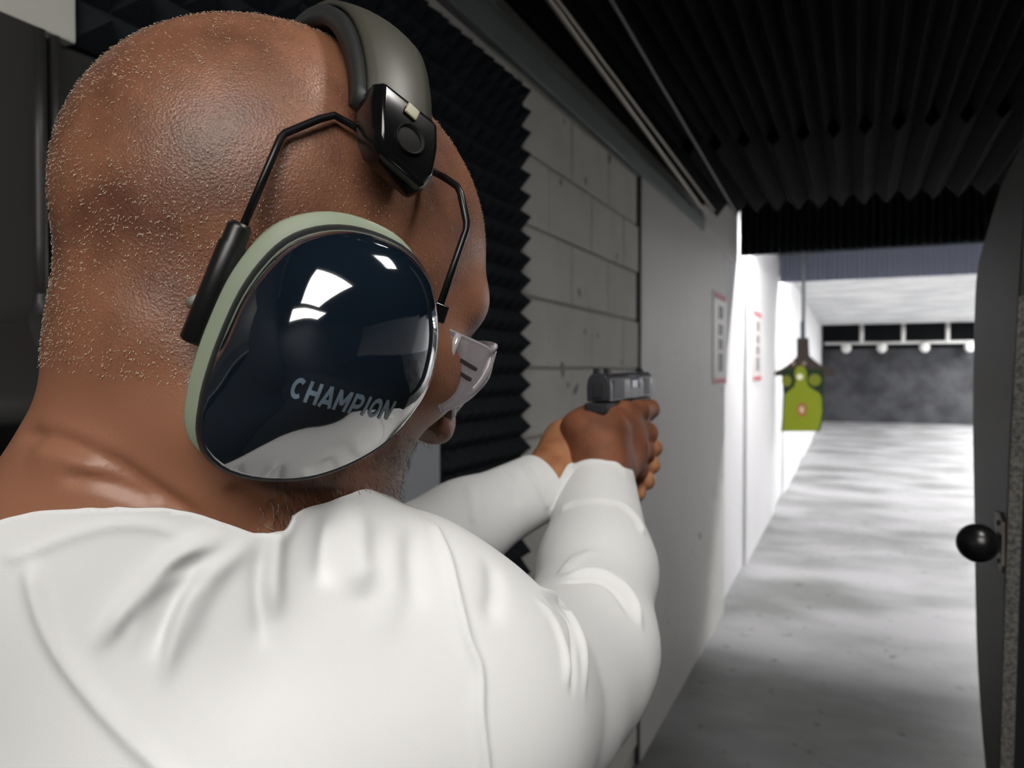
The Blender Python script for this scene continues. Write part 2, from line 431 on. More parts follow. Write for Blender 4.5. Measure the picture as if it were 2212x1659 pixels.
# conduits under the ceiling
for i, (a, b, r, mm, lab) in enumerate([((1188, 0), (1518, 452), .0085, 'conduit', 'pale metal conduit under the ceiling nearest the left wall'),
                                ((1204, 0), (1540, 452), .005, 'conduit', 'thin pale cable running tight beside the conduit'),
                                ((1320, 0), (1587, 455), .0045, 'conduit2', 'thin dark cable under the ceiling foam away from the wall')]):
    A, B = onZ(*a, 2.475), onZ(*b, 2.475); A2 = A+(A-B)*.6
    o = MB().tube([A2, A, (A+B)/2, B, B+np.array([0, .03, 0])], r, 10).build(['conduit', 'cable', 'cable'][i], M[mm], smooth=True); tag(o, lab, ['conduit', 'cable', 'cable'][i])
# grey trim post beside the foam, low on the left wall
struct(MB().box((XW, 1.16, 0), (XW+.065, 1.33, 1.50)).build('trim_3', mat('grey trim', srgb(150, 154, 160), .6, .4), bevel=.006))
# far end: rail with posts and round lamp heads above the rubber backstop
rt_ = empty('target_rail', (0, 26.2, 2.4))
MB().tube([(-1.0, 26.2, 2.47), (3, 26.2, 2.47), (6.9, 26.2, 2.47)], .05, 10).build('rail', M['white'], rt_, smooth=True)
for x in (1861, 1951, 2047, 2140):
    q = onY(x, 740, 26.2); MB().tube([(q[0], 26.2, 2.47), (q[0], 26.2, 3.1)], .06, 8).build('post', M['white'], rt_, smooth=True)
for x in (1828, 1905, 1997, 2095):
    q = onY(x, 756, 26.1); mb = MB(); rings = []
    for k in range(7):
        a = -math.pi/2+math.pi*k/6
        rings.append([(q[0]+.15*math.cos(a)*math.cos(t), 26.1+.12*math.cos(a)*math.sin(t), 2.33+.17*math.sin(a)) for t in np.linspace(0, 2*math.pi, 12, endpoint=False)])
    mb.loft(rings).build('round_head', M['white'], rt_, smooth=True)
tag(rt_, 'white rail with posts and round heads above the dark backstop', 'rail')

# distance boards on the left wall
red = mat('red print', srgb(190, 70, 84), .6); darkp = mat('dark print', srgb(104, 102, 106), .6); board = mat('board', srgb(200, 194, 192), .5)
def sign(px0, px1, top, bot, X, label):
    a, b = onX(px0, top, X), onX(px1, top, X); zt = a[2]; zb = onX(px0, bot, X)[2]
    y0, y1 = a[1], b[1]; W = y1-y0; H = zt-zb
    root = empty('distance_board', (X, y0, zb))
    MB().box((X-.006, y0, zb), (X+.004, y1, zt)).build('plate', board, root)
    MB().box((X+.004, y0+.08*W, zt-.07*H), (X+.006, y1-.08*W, zt-.005*H)).build('red_bar', red, root)
    MB().box((X+.004, y0+.08*W, zb+.005*H), (X+.006, y1-.08*W, zb+.06*H)).build('red_bar', red, root)
    for f0, f1 in ((.14, .28), (.34, .46), (.5, .62), (.66, .86)):
        MB().box((X+.004, y0+.38*W, zt-f1*H), (X+.006, y0+.68*W, zt-f0*H)).build('dark_mark', darkp, root)
    tag(root, label, 'sign')
sign(1540, 1569, 626, 831, XW+.0075, 'narrow upright board with red ends at the end of the grey-lit panel')
sign(1626, 1645, 668, 823, -.86-.018+.036, 'narrow upright board with red ends on the bright white wall')

# ------------------------------------------------------------------ booth dividers
bl = empty('booth_divider', (-.80, .45, 0))
XD = -.775
Yp = lambda x: onX(x, 70, XD)[1]
y_a, y_b, y_c = Yp(86), Yp(106), Yp(122)
prof = [(XD-.045, -.2), (XD, -.2), (XD, y_a), (XD-.012, y_a+.006), (XD-.012, y_b), (XD-.004, y_b+.006), (XD-.004, y_c), (XD-.020, y_c+.02), (XD-.022, 1.14), (XD-.045, 1.14)]
MB().prism([(x, y, 1.66) for x, y in prof], (0, 0, .315)).build('upper_panel', M['blackplastic'], bl, bevel=.0045, seg=4)
lp = [(XD-.045, 1.66), (XD+.004, 1.67), (XD+.03, 1.64), (XD+.07, 1.60), (XD+.078, 1.585), (XD+.074, 1.57), (XD-.01, 1.53), (XD-.01, .0), (XD-.045, 0)]
MB().prism([(x, -.2, z) for x, z in lp], (0, y_a+.2+.012, 0)).build('ledge', M['blackplastic'], bl, bevel=.006, seg=4)
MB().box((XD-.045, y_a+.02, 0), (XD-.02, 1.14, 1.66)).build('lower_panel', M['blackplastic'], bl)
for yy, rr in ((y_a, .0075), (y_c, .0055)):
    MB().tube([(XD-.003, yy, 1.665), (XD-.003, yy, 1.75), (XD-.003, yy, 1.85), (XD-.003, yy, 1.973)], rr, 16).build('rib', M['blackplastic'], bl, smooth=True)
MB().tube(catmull([(XD-.002, y_a, 1.70), (XD-.001, y_a-.002, 1.685), (XD+.006, y_a-.010, 1.668), (XD+.024, y_a-.016, 1.645), (XD+.05, y_a-.02, 1.618)], 4), [.0075]*8+[.011]*9, 16).build('rib_foot', M['blackplastic'], bl, smooth=True)
tag(bl, 'black moulded plastic divider with upright ribs on the left', 'divider')
yw = onX(147, 40, XD-.02)[1]
o = MB().box((XD-.042, yw-.30, 1.976), (XD-.006, yw, 2.50)).build('white_post', mat('yellowish white paint', srgb(206, 206, 198), .6, .4, var=.06, vscale=14), bevel=.003)  # slightly yellowish white with faint random mottling
tag(o, 'white painted post standing on the left black divider', 'post')

XR = .15
br = empty('booth_divider', (XR, 1.1, 0))
far = [onX(x, y, XR) for x, y in [(2212, 300), (2168, 385), (2146, 450), (2126, 520), (2110, 590), (2104, 700), (2101, 900), (2104, 1100), (2107, 1300), (2112, 1450), (2128, 1659), (2150, 1850)]]
near = [onX(x, y, XR) for x, y in [(2160, 1659), (2171, 1300), (2181, 1000), (2200, 640), (2215, 400)]]
far = catmull(far, 4); ybot = far[-1][1]
poly = [(q[1], q[2]) for q in far]+[(ybot, 0), (near[0][1]+.02, 0)]+[(q[1], q[2]) for q in near]+[(near[-1][1], 2.3), (far[0][1], 2.3)]
MB().prism([(XR, y, z) for y, z in poly], (.012, 0, 0)).build('plastic_facing', M['greyplastic'], br, bevel=.005, seg=4)
poly2 = [(y+(.004 if i < len(far)+1 else .01), z) for i, (y, z) in enumerate(poly)]
cy_ = np.mean([p[0] for p in poly2])
MB().prism([(XR+.012, cy_+(y-cy_)*.93, z) for y, z in poly], (.10, 0, 0)).build('infill', mat('black core', srgb(22, 23, 25), .8, .3), br)  # added black block filling the dark interior beyond the facing
# edge strip of the facing
sp = [onX(x, y, XR) for x, y in [(2160, 1659), (2171, 1300), (2181, 1000), (2200, 640)]]
mb = MB(); mb.loft([[q+np.array([-.0005, -.004, 0]), q+np.array([.0125, -.004, 0]), q+np.array([.0125, .004, 0]), q+np.array([-.0005, .004, 0])] for q in sp])
mb.build('edge_strip', mat('scuffed edge', srgb(104, 102, 98), .8, .3, col2=srgb(62, 62, 60), vscale=260), br)
kp = onX(2166, 1172, XR)
bpl = [onX(x, y, XR-.003) for x, y in [(2148, 1104), (2157, 1108), (2165, 1128), (2165, 1222), (2162, 1236), (2157, 1226), (2150, 1190)]]
MB().prism(bpl, (.004, 0, 0)).build('bracket', mat('bracket metal', srgb(150, 140, 132), .5, .5, metal=.4), br)
br_b = br.children[-1]
for sx_, sy_ in ((2158, 1129), (2159, 1211)):
    q = onX(sx_, sy_, XR-.003); MB().tube([q+np.array([-.002, 0, 0]), q+np.array([.001, 0, 0])], .0030, 10).build('screw', M['seam'], br_b, smooth=True)
q = onX(2159, 1172, XR-.003); MB().obox(q, (0, 1, 0), (0, 0, 1), (1, 0, 0), .03, .020, .002).build('slot', M['seam'], br_b)
kc = U(2111, 1173, .855)
MB().tube([kc, np.array([XR+.001, kp[1]+.012, kp[2]])], .0065, 12).build('knob_stem', mat('brass stem', srgb(92, 86, 60), .4, .5, metal=.8), br, smooth=True)
rings = []
ka = nrm(np.array([XR, kp[1]+.012, kp[2]])-kc); k1 = nrm(np.cross(ka, [0, 0, 1])); k2 = np.cross(ka, k1)
for k in range(15):
    a = -math.pi/2+math.pi*k/14
    rings.append([kc+ka*.0205*math.sin(a)*(1.15 if a > 0 else .95)+.0215*max(math.cos(a), .02)*(k1*math.cos(t)+k2*math.sin(t)) for t in np.linspace(0, 2*math.pi, 24, endpoint=False)])
MB().loft(rings).build('knob', mat('black ball knob', srgb(16, 17, 18), .28, .5), br, smooth=True)
tag(br, 'charcoal plastic booth divider with a black ball knob on the right', 'divider')

# booth luminaires behind and above the shooter
def booth_lamp(x, y, z, sx, sy, label, em=None):
    root = empty('ceiling_light', (x, y, z))
    MB().box((x-sx/2-.03, y-sy/2-.03, z), (x+sx/2+.03, y+sy/2+.03, z+.055)).build('housing', M['housing'], root)
    MB().box((x-sx/2, y-sy/2, z-.008), (x+sx/2, y+sy/2, z)).build('diffuser', em or em_booth, root)
    tag(root, label, 'lamp')
booth_lamp(.38, -.85, 2.44, .8, 1.1, 'ceiling light panel just behind the shooter')
booth_lamp(.32, .50, 2.44, .24, .15, 'small ceiling light over the firing point', mat('spot diffuser', (1, .965, .92, 1), emit=BOOTH_LIGHT*4.5))
booth_lamp(.55, -2.1, 2.44, 1.6, .8, 'ceiling light panel over the aisle by the rear wall')
# unseen fill lights added to brighten the far lane, behind the right divider
for i, (x, y) in enumerate([(3.4, 13.5), (3.6, 17.5), (4.0, 21.5), (4.2, 24.5)]):
    booth_lamp(x, y, 2.94, 1.6, .8, ['nearest', 'second', 'third', 'farthest'][i]+' added fill light brightening the far lane', em_fill)

# ------------------------------------------------------------------ the shooter
def headframe(yawd, pitchd, rolld):
    a, p, r = (math.radians(q) for q in (yawd, pitchd, rolld))
    f = np.array([math.sin(a)*math.cos(p), math.cos(a)*math.cos(p), -math.sin(p)])
    x = np.array([math.cos(a), -math.sin(a), 0]); z = np.cross(x, f)
    x2 = x*math.cos(r)-z*math.sin(r); return np.stack([x2, f, np.cross(x2, f)], 1)
HR = headframe(27, 19, 5); HC = U(598, 605, .385); HS = 1.02
def HL(*l): return HC+HR @ (np.array(l, float)*HS)           # head-local metres to world
def sd_head(P):
    q = ((P-HC.astype(np.float32)) @ HR.astype(np.float32))/HS
    qa = q.copy(); qa[:, 0] = np.abs(qa[:, 0])                # left and right alike
    d = sEll(q, (0, -.010, .028), (.0775, .0975, .089))
    d = smin(d, sEll(q, (0, .036, .022), (.062, .064, .074)), .03)
    d = smin(d, sEll(q, (0, .040, -.040), (.058, .056, .080)), .03)          # face
    d = smin(d, sCap(qa, (.052, .000, -.062), (.012, .078, -.104), .022, .019), .03)   # jaw
    d = smin(d, sEll(qa, (.047, .062, -.022), (.021, .026, .022)), .02)      # cheekbone
    d = smin(d, sCap(qa, (.008, .090, .022), (.046, .077, .020), .011), .018)          # brow
    d = smax(d, -sEll(qa, (.033, .104, -.002), (.019, .017, .014)), .014)    # eye socket
    d = smin(d, sEll(qa, (.032, .078, -.003), (.015, .014, .012)), .006)     # eyelids
    d = smin(d, sCap(q, (0, .096, .006), (0, .113, -.040), .008, .0125), .010)         # nose
    d = smin(d, sEll(qa, (.014, .104, -.043), (.010, .013, .010)), .006)
    d = smin(d, sCap(qa, (.0, .094, -.068), (.022, .084, -.071), .0085, .005), .006)   # lips
    d = smin(d, sCap(qa, (.0, .092, -.081), (.020, .083, -.078), .009, .005), .006)
    d = smin(d, sEll(q, (0, .084, -.106), (.024, .018, .017)), .02)          # chin
    d = smin(d, sEll(q, (0, -.052, -.042), (.045, .024, .034)), .03)         # occipital roll
    return d*HS
NA, NB = HL(0, -.014, -.045), np.array([-.297, .295, 1.50])
SHR = U(968, 1535, .405); ELR = U(1262, 1395, .60); WRR = U(1288, 1030, .80)
SHL = np.array([-.485, .360, 1.475]); ELL = U(800, 1238, .66); WRL = U(1178, 1045, .775)
def sd_neck(P):
    d = sCap(P, NA, NB, .058, .068)
    d = smin(d, sCap(P, HL(0, -.032, -.065), np.array([-.322, .262, 1.50]), .040, .054), .03)
    d = smin(d, sCap(P, HL(.045, -.015, -.07), np.array([-.265, .325, 1.47]), .020, .018), .03)   # side cord of the neck
    d = smin(d, sCap(P, np.array([-.325, .262, 1.545]), np.array([-.44, .30, 1.50]), .050, .044), .05)   # left trapezius
    return d
def sd_torso(P):
    d = sEll(P, (-.335, .335, 1.26), (.185, .115, .30))
    d = smin(d, sCap(P, (-.33, .245, 1.525), U(850, 1400, .39), .052, .058), .05)      # right trapezius
    d = smin(d, sCap(P, (-.34, .25, 1.525), SHL, .055, .06), .05)
    d = smin(d, sCap(P, (-.27, .285, 1.42), (-.41, .27, 1.42), .10, .10), .05)         # shoulder blades
    d = smin(d, sCap(P, U(600, 1203, .350), U(870, 1262, .378), .018, .014), .05)       # cloth bunched on the shoulder
    for a_, b_, r_ in ((U(690, 1150, .350), U(640, 1300, .330), .0070), (U(782, 1158, .360), U(772, 1310, .340), .0065), (U(862, 1170, .367), U(850, 1310, .347), .0060)):
        d = smin(d, sCap(P, a_, b_, r_, r_*.5), .011)                                   # gathers running over the shoulder
    d = smin(d, sEll(P, SHR, (.060, .060, .061)), .05)
    d = smin(d, sEll(P, SHL, (.068, .07, .068)), .05)
    d = smin(d, sEll(P, (-.335, .33, 1.02), (.165, .115, .16)), .08)
    return d
def sd_arms(P):
    d = chain(P, [(SHR, .060), (U(1112, 1510, .50), .054), (ELR, .050), (U(1290, 1230, .69), .046), (WRR, .035)], .02)
    d = smin(d, sCap(P, U(1050, 1530, .45), U(1205, 1510, .56), .047, .038), .05)      # hanging upper arm
    e = chain(P, [(SHL, .064), ((SHL+ELL)/2+np.array([0, 0, -.01]), .055), (ELL, .042), ((ELL+WRL)/2, .035), (WRL, .030)], .02)
    return np.minimum(d, e)
def sd_shirt(P):
    d = smin(sd_torso(P), sd_arms(P), .035)
    return smin(d, sd_neck(P)-.004, .028)-.004
def sd_body(P):
    d = np.minimum(sd_torso(P), sd_arms(P))+.014
    n = smin(sd_neck(P), sd_head(P), .028)
    return smin(n, d, .02)

# skin: a procedural brown with pores and darker mottling
def skin_mat():
    m = mat('brown skin', srgb(134, 90, 67), .42, .5, col2=srgb(98, 63, 47), vscale=30, detail=8, sss=.12)
    nt = m.node_tree; b = nt.nodes['Principled BSDF']; tc = [n for n in nt.nodes if n.type == 'TEX_COORD'][0]
    v = nt.nodes.new('ShaderNodeTexVoronoi'); v.inputs['Scale'].default_value = 900; nt.links.new(tc.outputs['Object'], v.inputs['Vector'])
    n = nt.nodes.new('ShaderNodeTexNoise'); n.inputs['Scale'].default_value = 420; n.inputs['Detail'].default_value = 5; nt.links.new(tc.outputs['Object'], n.inputs['Vector'])
    ad = nt.nodes.new('ShaderNodeMath'); ad.operation = 'ADD'; nt.links.new(v.outputs['Distance'], ad.inputs[0]); nt.links.new(n.outputs['Fac'], ad.inputs[1])
    bp = nt.nodes.new('ShaderNodeBump'); bp.inputs['Strength'].default_value = .26; bp.inputs['Distance'].default_value = .0006
    at = nt.nodes.new('ShaderNodeAttribute'); at.attribute_name = 'scalp'                # shaven scalp: rougher and darker than the neck
    ml = nt.nodes.new('ShaderNodeMath'); ml.operation = 'MULTIPLY_ADD'; ml.inputs[1].default_value = .22; ml.inputs[2].default_value = .06
    nt.links.new(at.outputs['Fac'], ml.inputs[0]); nt.links.new(ml.outputs[0], bp.inputs['Strength'])
    rp = [q for q in nt.nodes if q.type == 'VALTORGB'][0]
    nk = nt.nodes.new('ShaderNodeMix'); nk.data_type = 'RGBA'; nk.inputs[6].default_value = srgb(148, 101, 77); nt.links.new(at.outputs['Fac'], nk.inputs[0])
    nt.links.new(rp.outputs['Color'], nk.inputs[7]); nt.links.new(nk.outputs[2], b.inputs['Base Color'])
    nt.links.new(ad.outputs[0], bp.inputs['Height']); nt.links.new(bp.outputs['Normal'], b.inputs['Normal'])
    return m
M['skin'] = skin_mat()
M['shirt'] = mat('white jersey', srgb(221, 222, 222), .8, .2, bump=.05, bscale=1500)

bp_, bq_ = nets(sd_body, (-.64, .08, 1.36), (-.04, .62, 1.86), .0024)
bp_ = relax(bp_, bq_, 3)
bv0 = bvh_of(bp_, bq_)
bp_ = strokes(bp_, bq_, bv0, [
    ([(30, 935), (100, 945), (151, 958), (235, 995), (290, 1030), (380, 1090), (470, 1150)], .0035, -.0030, .2),
    ([(120, 1030), (180, 1033), (226, 1040), (286, 1064), (350, 1100)], .0030, -.0028, .25),
    ([(60, 960), (180, 990), (260, 1040)], .010, .0025, .3),
    ([(480, 1040), (540, 1095), (600, 1150)], .004, -.003, .3),
    ([(230, 800), (330, 830), (420, 860)], .010, -.0010, .3),
    ([(200, 500), (280, 600), (330, 700)], .012, -.0012, .4),
])
# hands around the grip
def px(d_): return lambda x, y, d: U(x, y, d)
def sd_hands(P, parts=False):
    R = lambda *pts: chain(P, [(U(x, y, d), r) for x, y, d, r in pts], .004)
    # right hand: wrist, back of the hand, knuckles
    d = R((1290, 1075, .77, .031), (1292, 1000, .79, .029))
    d = smin(d, R((1292, 1000, .79, .029), (1290, 940, .805, .030)), .02)
    d = smin(d, R((1265, 940, .800, .020), (1300, 935, .815, .024), (1350, 945, .835, .021)), .02)
    d = smin(d, R((1330, 1010, .815, .024), (1362, 985, .835, .019)), .02)
    d = smin(d, R((1250, 925, .800, .016), (1300, 908, .82, .016), (1340, 900, .835, .017)), .014)   # web of the thumb
    d = smin(d, R((1345, 902, .835, .0155), (1378, 890, .855, .0125)), .010)
    idx = R((1378, 890, .855, .0125), (1403, 884, .885, .0110), (1398, 893, .915, .0095), (1360, 893, .935, .0085))    # index finger at the trigger
    mid = R((1368, 935, .840, .0135), (1397, 935, .862, .0120), (1396, 945, .895, .0105), (1355, 950, .915, .0095))
    rin = R((1366, 972, .838, .0130), (1394, 975, .858, .0115), (1390, 983, .888, .0105), (1350, 985, .905, .0095))
    pin = R((1352, 1012, .830, .0125), (1378, 1016, .848, .0108), (1378, 1020, .872, .0098), (1345, 1020, .89, .0088))
    for f in (idx, mid, rin, pin): d = smin(d, f, .006)
    # left hand: wrist and heel at the left, fingers wrapped round the front of the right one
    e = R((1160, 1060, .765, .029), (1200, 1010, .795, .027), (1232, 965, .82, .027))
    e = smin(e, R((1205, 1050, .785, .022), (1240, 1030, .81, .024), (1262, 985, .83, .024)), .02)
    e = smin(e, R((1232, 965, .82, .027), (1262, 950, .86, .024), (1300, 960, .89, .020)), .02)
    th = R((1240, 930, .83, .0150), (1270, 905, .88, .0125), (1300, 893, .925, .0105), (1318, 889, .95, .0095))       # thumbs lie along the far side
    e = smin(e, th, .006)
    for a in (((1290, 950, .905, .013), (1345, 952, .935, .0115), (1402, 958, .915, .0108), (1413, 968, .880, .0100)),
              ((1285, 980, .900, .013), (1345, 990, .925, .0115), (1398, 996, .905, .0108), (1408, 1005, .868, .0100)),
              ((1280, 1010, .890, .013), (1340, 1025, .91, .0112), (1388, 1032, .892, .0105), (1397, 1040, .862, .0096)),
              ((1275, 1035, .88, .012), (1330, 1052, .895, .0105), (1366, 1062, .88, .0098), (1378, 1066, .858, .0088))):
        e = smin(e, R(*a), .004)
    return (d, e) if parts else np.minimum(d, e)
hlo = np.min([U(x, y, d) for x in (1120, 1440) for y in (860, 1110) for d in (.74, .97)], 0)-.01
hhi = np.max([U(x, y, d) for x in (1120, 1440) for y in (860, 1110) for d in (.74, .97)], 0)+.01
hp_, hq_ = nets(sd_hands, hlo, hhi, .0015)
hp_ = relax(hp_, hq_, 2)
ps = np.concatenate([bp_, hp_]); qs = np.concatenate([bq_, hq_+len(bp_)])
me = tomesh('person', ps, qs); me.materials.append(M['skin'])
M['palm'] = mat('paler inner skin', srgb(176, 124, 88), .6, .2, col2=srgb(150, 98, 68), vscale=40, sss=.12)
me.materials.append(M['palm']); me.materials.append(mat('back of hand skin', srgb(132, 84, 60), .6, .2, col2=srgb(104, 64, 46), vscale=30, detail=6, bump=.15, bscale=500, sss=.12))
pc = np.empty(len(me.polygons)*3, np.float32); me.polygons.foreach_get('center', pc); pc = pc.reshape(-1, 3)
mi = np.zeros(len(pc), np.int32); near = np.linalg.norm(pc-U(1300, 980, .84), axis=1) < .2
dd, ee = sd_hands(pc[near], True); mi[np.where(near)[0]] = 2; mi[np.where(near)[0][ee < dd]] = 1
me.polygons.foreach_set('material_index', mi)
lz = ((ps-HC) @ HR)/HS
sc_ = np.clip((lz[:, 2]+.082+.25*np.clip(lz[:, 1], 0, .1))/.035, 0, 1); sc_ = (sc_*sc_*(3-2*sc_))
me.attributes.new('scalp', 'FLOAT', 'POINT').data.foreach_set('value', sc_.astype(np.float32))
person = bpy.data.objects.new('person', me); COL.objects.link(person)
tag(person, 'bald man in a white long-sleeved shirt aiming a pistol', 'person')

# shirt: torso and sleeves, open at the neck and the cuffs
sp_, sq_ = nets(sd_shirt, (-.66, .06, 1.28), (-.03, .88, 1.62), .0018)
sp_ = relax(sp_, sq_, 3)
bv1 = bvh_of(sp_, sq_)
FOLDS = [
    ([(65, 1195), (80, 1290), (120, 1390), (190, 1490), (270, 1580), (350, 1659), (450, 1760)],  .0036, .0032, .1),
    ([(0, 1212), (60, 1195), (150, 1160), (250, 1135), (340, 1140), (400, 1165)], .0022, .0012, .1),
    ([(520, 1172), (430, 1180), (370, 1215), (310, 1280), (250, 1350), (190, 1420)],   .0042, .0062, .3),
    ([(480, 1205), (400, 1230), (330, 1300), (290, 1370), (270, 1430)],  .0036, -.0040, .3),
    ([(430, 1215), (350, 1270), (300, 1350), (270, 1430)],   .0030, .0046, .3),
    ([(510, 1195), (440, 1240), (400, 1310), (370, 1420), (350, 1500)],   .0036, .0046, .3),
    ([(470, 1225), (400, 1270), (350, 1350), (330, 1440)],  .003, -.0036, .3),
    ([(560, 1150), (470, 1240), (420, 1330), (400, 1430)],  .0040, .0032, .3),
    ([(580, 1150), (560, 1250), (565, 1340), (575, 1420)],  .0036, -.0034, .3),
    ([(640, 1100), (600, 1160), (590, 1250), (600, 1350)],  .0040, .0044, .3),
    ([(780, 1095), (770, 1180), (790, 1300)],  .0070, .0046, .3),
    ([(860, 1105), (850, 1200), (840, 1320), (800, 1420)], .0065, .0022, .4),
    ([(725, 1095), (705, 1180), (700, 1280)],  .0045, -.0040, .3),
    ([(930, 1125), (965, 1200), (990, 1300), (1010, 1380), (1035, 1450), (1038, 1550), (1050, 1659), (1056, 1800)], .0022, .0026, .06),
    ([(900, 1130), (890, 1220), (920, 1330)], .0055, -.0025, .3),
    ([(1060, 1205), (1070, 1280), (1050, 1360)], .006, -.0028, .3),
    ([(1130, 1252), (1200, 1300), (1245, 1370), (1262, 1450), (1258, 1530)], .0034, .0042, .18),
    ([(1150, 1290), (1195, 1340), (1222, 1420), (1225, 1500)], .0030, .0024, .25),
    ([(1160, 1270), (1230, 1350), (1238, 1440), (1232, 1520)], .0026, -.0022, .25),
    ([(1200, 1250), (1290, 1240), (1350, 1275), (1378, 1330), (1385, 1370)], .0040, .0055, .25),
    ([(1190, 1262), (1290, 1256), (1340, 1295), (1362, 1345)], .0030, -.0025, .25),
    ([(1210, 1250), (1260, 1200), (1300, 1190)], .0035, .0022, .3),
    ([(1205, 1245), (1240, 1205), (1255, 1190)], .0028, .0025, .3),
    ([(1207, 1110), (1240, 1088), (1290, 1083), (1340, 1092), (1372, 1120), (1390, 1160)], .0032, .0042, .08),
    ([(1215, 1035), (1250, 1003), (1295, 995), (1335, 1005), (1355, 1035)], .0028, .0020, .1),
    ([(1130, 1000), (1160, 1050), (1185, 1100)], .0030, .0020, .1),
    ([(1085, 1010), (1110, 1050), (1120, 1100)], .0045, -.0022, .2),
    ([(1010, 1045), (1020, 1090), (1025, 1140)], .0040, .0020, .2),
]
collar = [hit(bv1, x, y)[0] for x, y in ((20, 1118), (250, 1095), (500, 1162))]
sp_ = strokes(sp_, sq_, bv1, FOLDS)
me = tomesh('shirt', sp_, sq_)
bm = bmesh.new(); bm.from_mesh(me)
def cut(p0, n, region):
    fs = [f for f in bm.faces if region(f.calc_center_median())]
    gm = list({v for f in fs for v in f.verts})+list({e for f in fs for e in f.edges})+fs
    bmesh.ops.bisect_plane(bm, geom=gm, dist=1e-6, plane_co=Vector(p0), plane_no=Vector(n), clear_outer=True)
c3 = collar[2]+np.array([0, 0, .006])
cn = nrm(np.cross(collar[1]-collar[0], c3-collar[0])); cn = cn if cn[2] > 0 else -cn
cc_ = np.array([f.calc_center_median() for f in bm.faces], dtype=np.float32)
gone = ((cc_-collar[1]) @ cn > 0) & ((sd_neck(cc_) < .018) | ((cc_[:, 0] < -.30) & (np.hypot(cc_[:, 0]+.305, (cc_[:, 1]-.28)*.9) < .112)))
gone &= sCap(cc_, U(600, 1203, .350), U(870, 1262, .378), .018) > .0235
bm.faces.index_update()
bmesh.ops.delete(bm, geom=[f for f in bm.faces if gone[f.index]], context='FACES')
def seg(c, a, b):
    a, b = Vector(a), Vector(b); t = max(0, min(1, (c-a).dot(b-a)/(b-a).length_squared)); return (c-a-(b-a)*t).length
for a, b, own, oth in ((U(1290, 1120, .75), U(1288, 985, .80), (ELR, U(1288, 960, .81)), (ELL, U(1225, 1000, .80))),
                       (U(1115, 1083, .742), U(1176, 1045, .765), (ELL, U(1225, 1000, .80)), (ELR, U(1288, 960, .81)))):
    ax = nrm(b-a); bb = Vector(b)
    cut(b, ax, lambda c: (c-bb).length < .12 and (c-bb).dot(Vector(ax)) > -.01 and seg(c, *own) < seg(c, *oth))
for _ in range(12):                                # even out the cut edge
    be = [e for e in bm.edges if e.is_boundary and e.verts[0].co.z > 1.30]
    nb = {}
    for e in be:
        a, b = e.verts; nb.setdefault(a, []).append(b.co.copy()); nb.setdefault(b, []).append(a.co.copy())
    new = {v: v.co*.4+(l[0]+l[1])*.3 for v, l in nb.items() if len(l) == 2}
    for v, c in new.items(): v.co = c
bm.to_mesh(me); bm.free(); me.shade_smooth()
shirt = link('shirt', me, M['shirt'], person)
md = shirt.modifiers.new('thick', 'SOLIDIFY'); md.thickness = .0022; md.offset = -1
#SUB
shirt['label'] = 'white long-sleeved crew-neck shirt'

# ------------------------------------------------------------------ ear defenders
M['olive'] = mat('sage green plastic', srgb(128, 138, 118), .5, .45)
M['shell'] = mat('glossy navy shell', srgb(17, 26, 36), .06, .55, coat=.6)
b_ = M['shell'].node_tree.nodes['Principled BSDF']; b_.inputs['IOR'].default_value = 1.9; b_.inputs['Coat Weight'].default_value = 1.0; b_.inputs['Coat IOR'].default_value = 1.8
M['gasket'] = mat('dark gasket', srgb(26, 27, 31), .45, .4)
M['cushion'] = mat('black cushion', srgb(28, 27, 26), .55, .4)
M['band'] = mat('olive grey band', srgb(62, 61, 52), .45, .5)
M['bandpad'] = mat('black band padding', srgb(40, 42, 42), .5, .45)
M['gloss'] = mat('gloss black', srgb(14, 14, 15), .15, .55)
M['wire'] = mat('black wire', srgb(26, 26, 27), .3, .6, metal=.5)
M['print'] = mat('pale print', srgb(106, 122, 136), .5, .4)
ear = empty('ear_defenders', HL(0, 0, .05))
hx, hy, hz = HR[:, 0], HR[:, 1], HR[:, 2]
SHELL_PX = [(430, 880), (425, 930), (440, 980), (490, 1020), (580, 1038), (680, 1030), (780, 990), (860, 930), (915, 850), (940, 760), (943, 680), (925, 600), (880, 540), (800, 500), (720, 488), (640, 506), (580, 550), (520, 630), (470, 740), (440, 830)]
CUPN = nrm(hx-hy*.24-hz*.20)
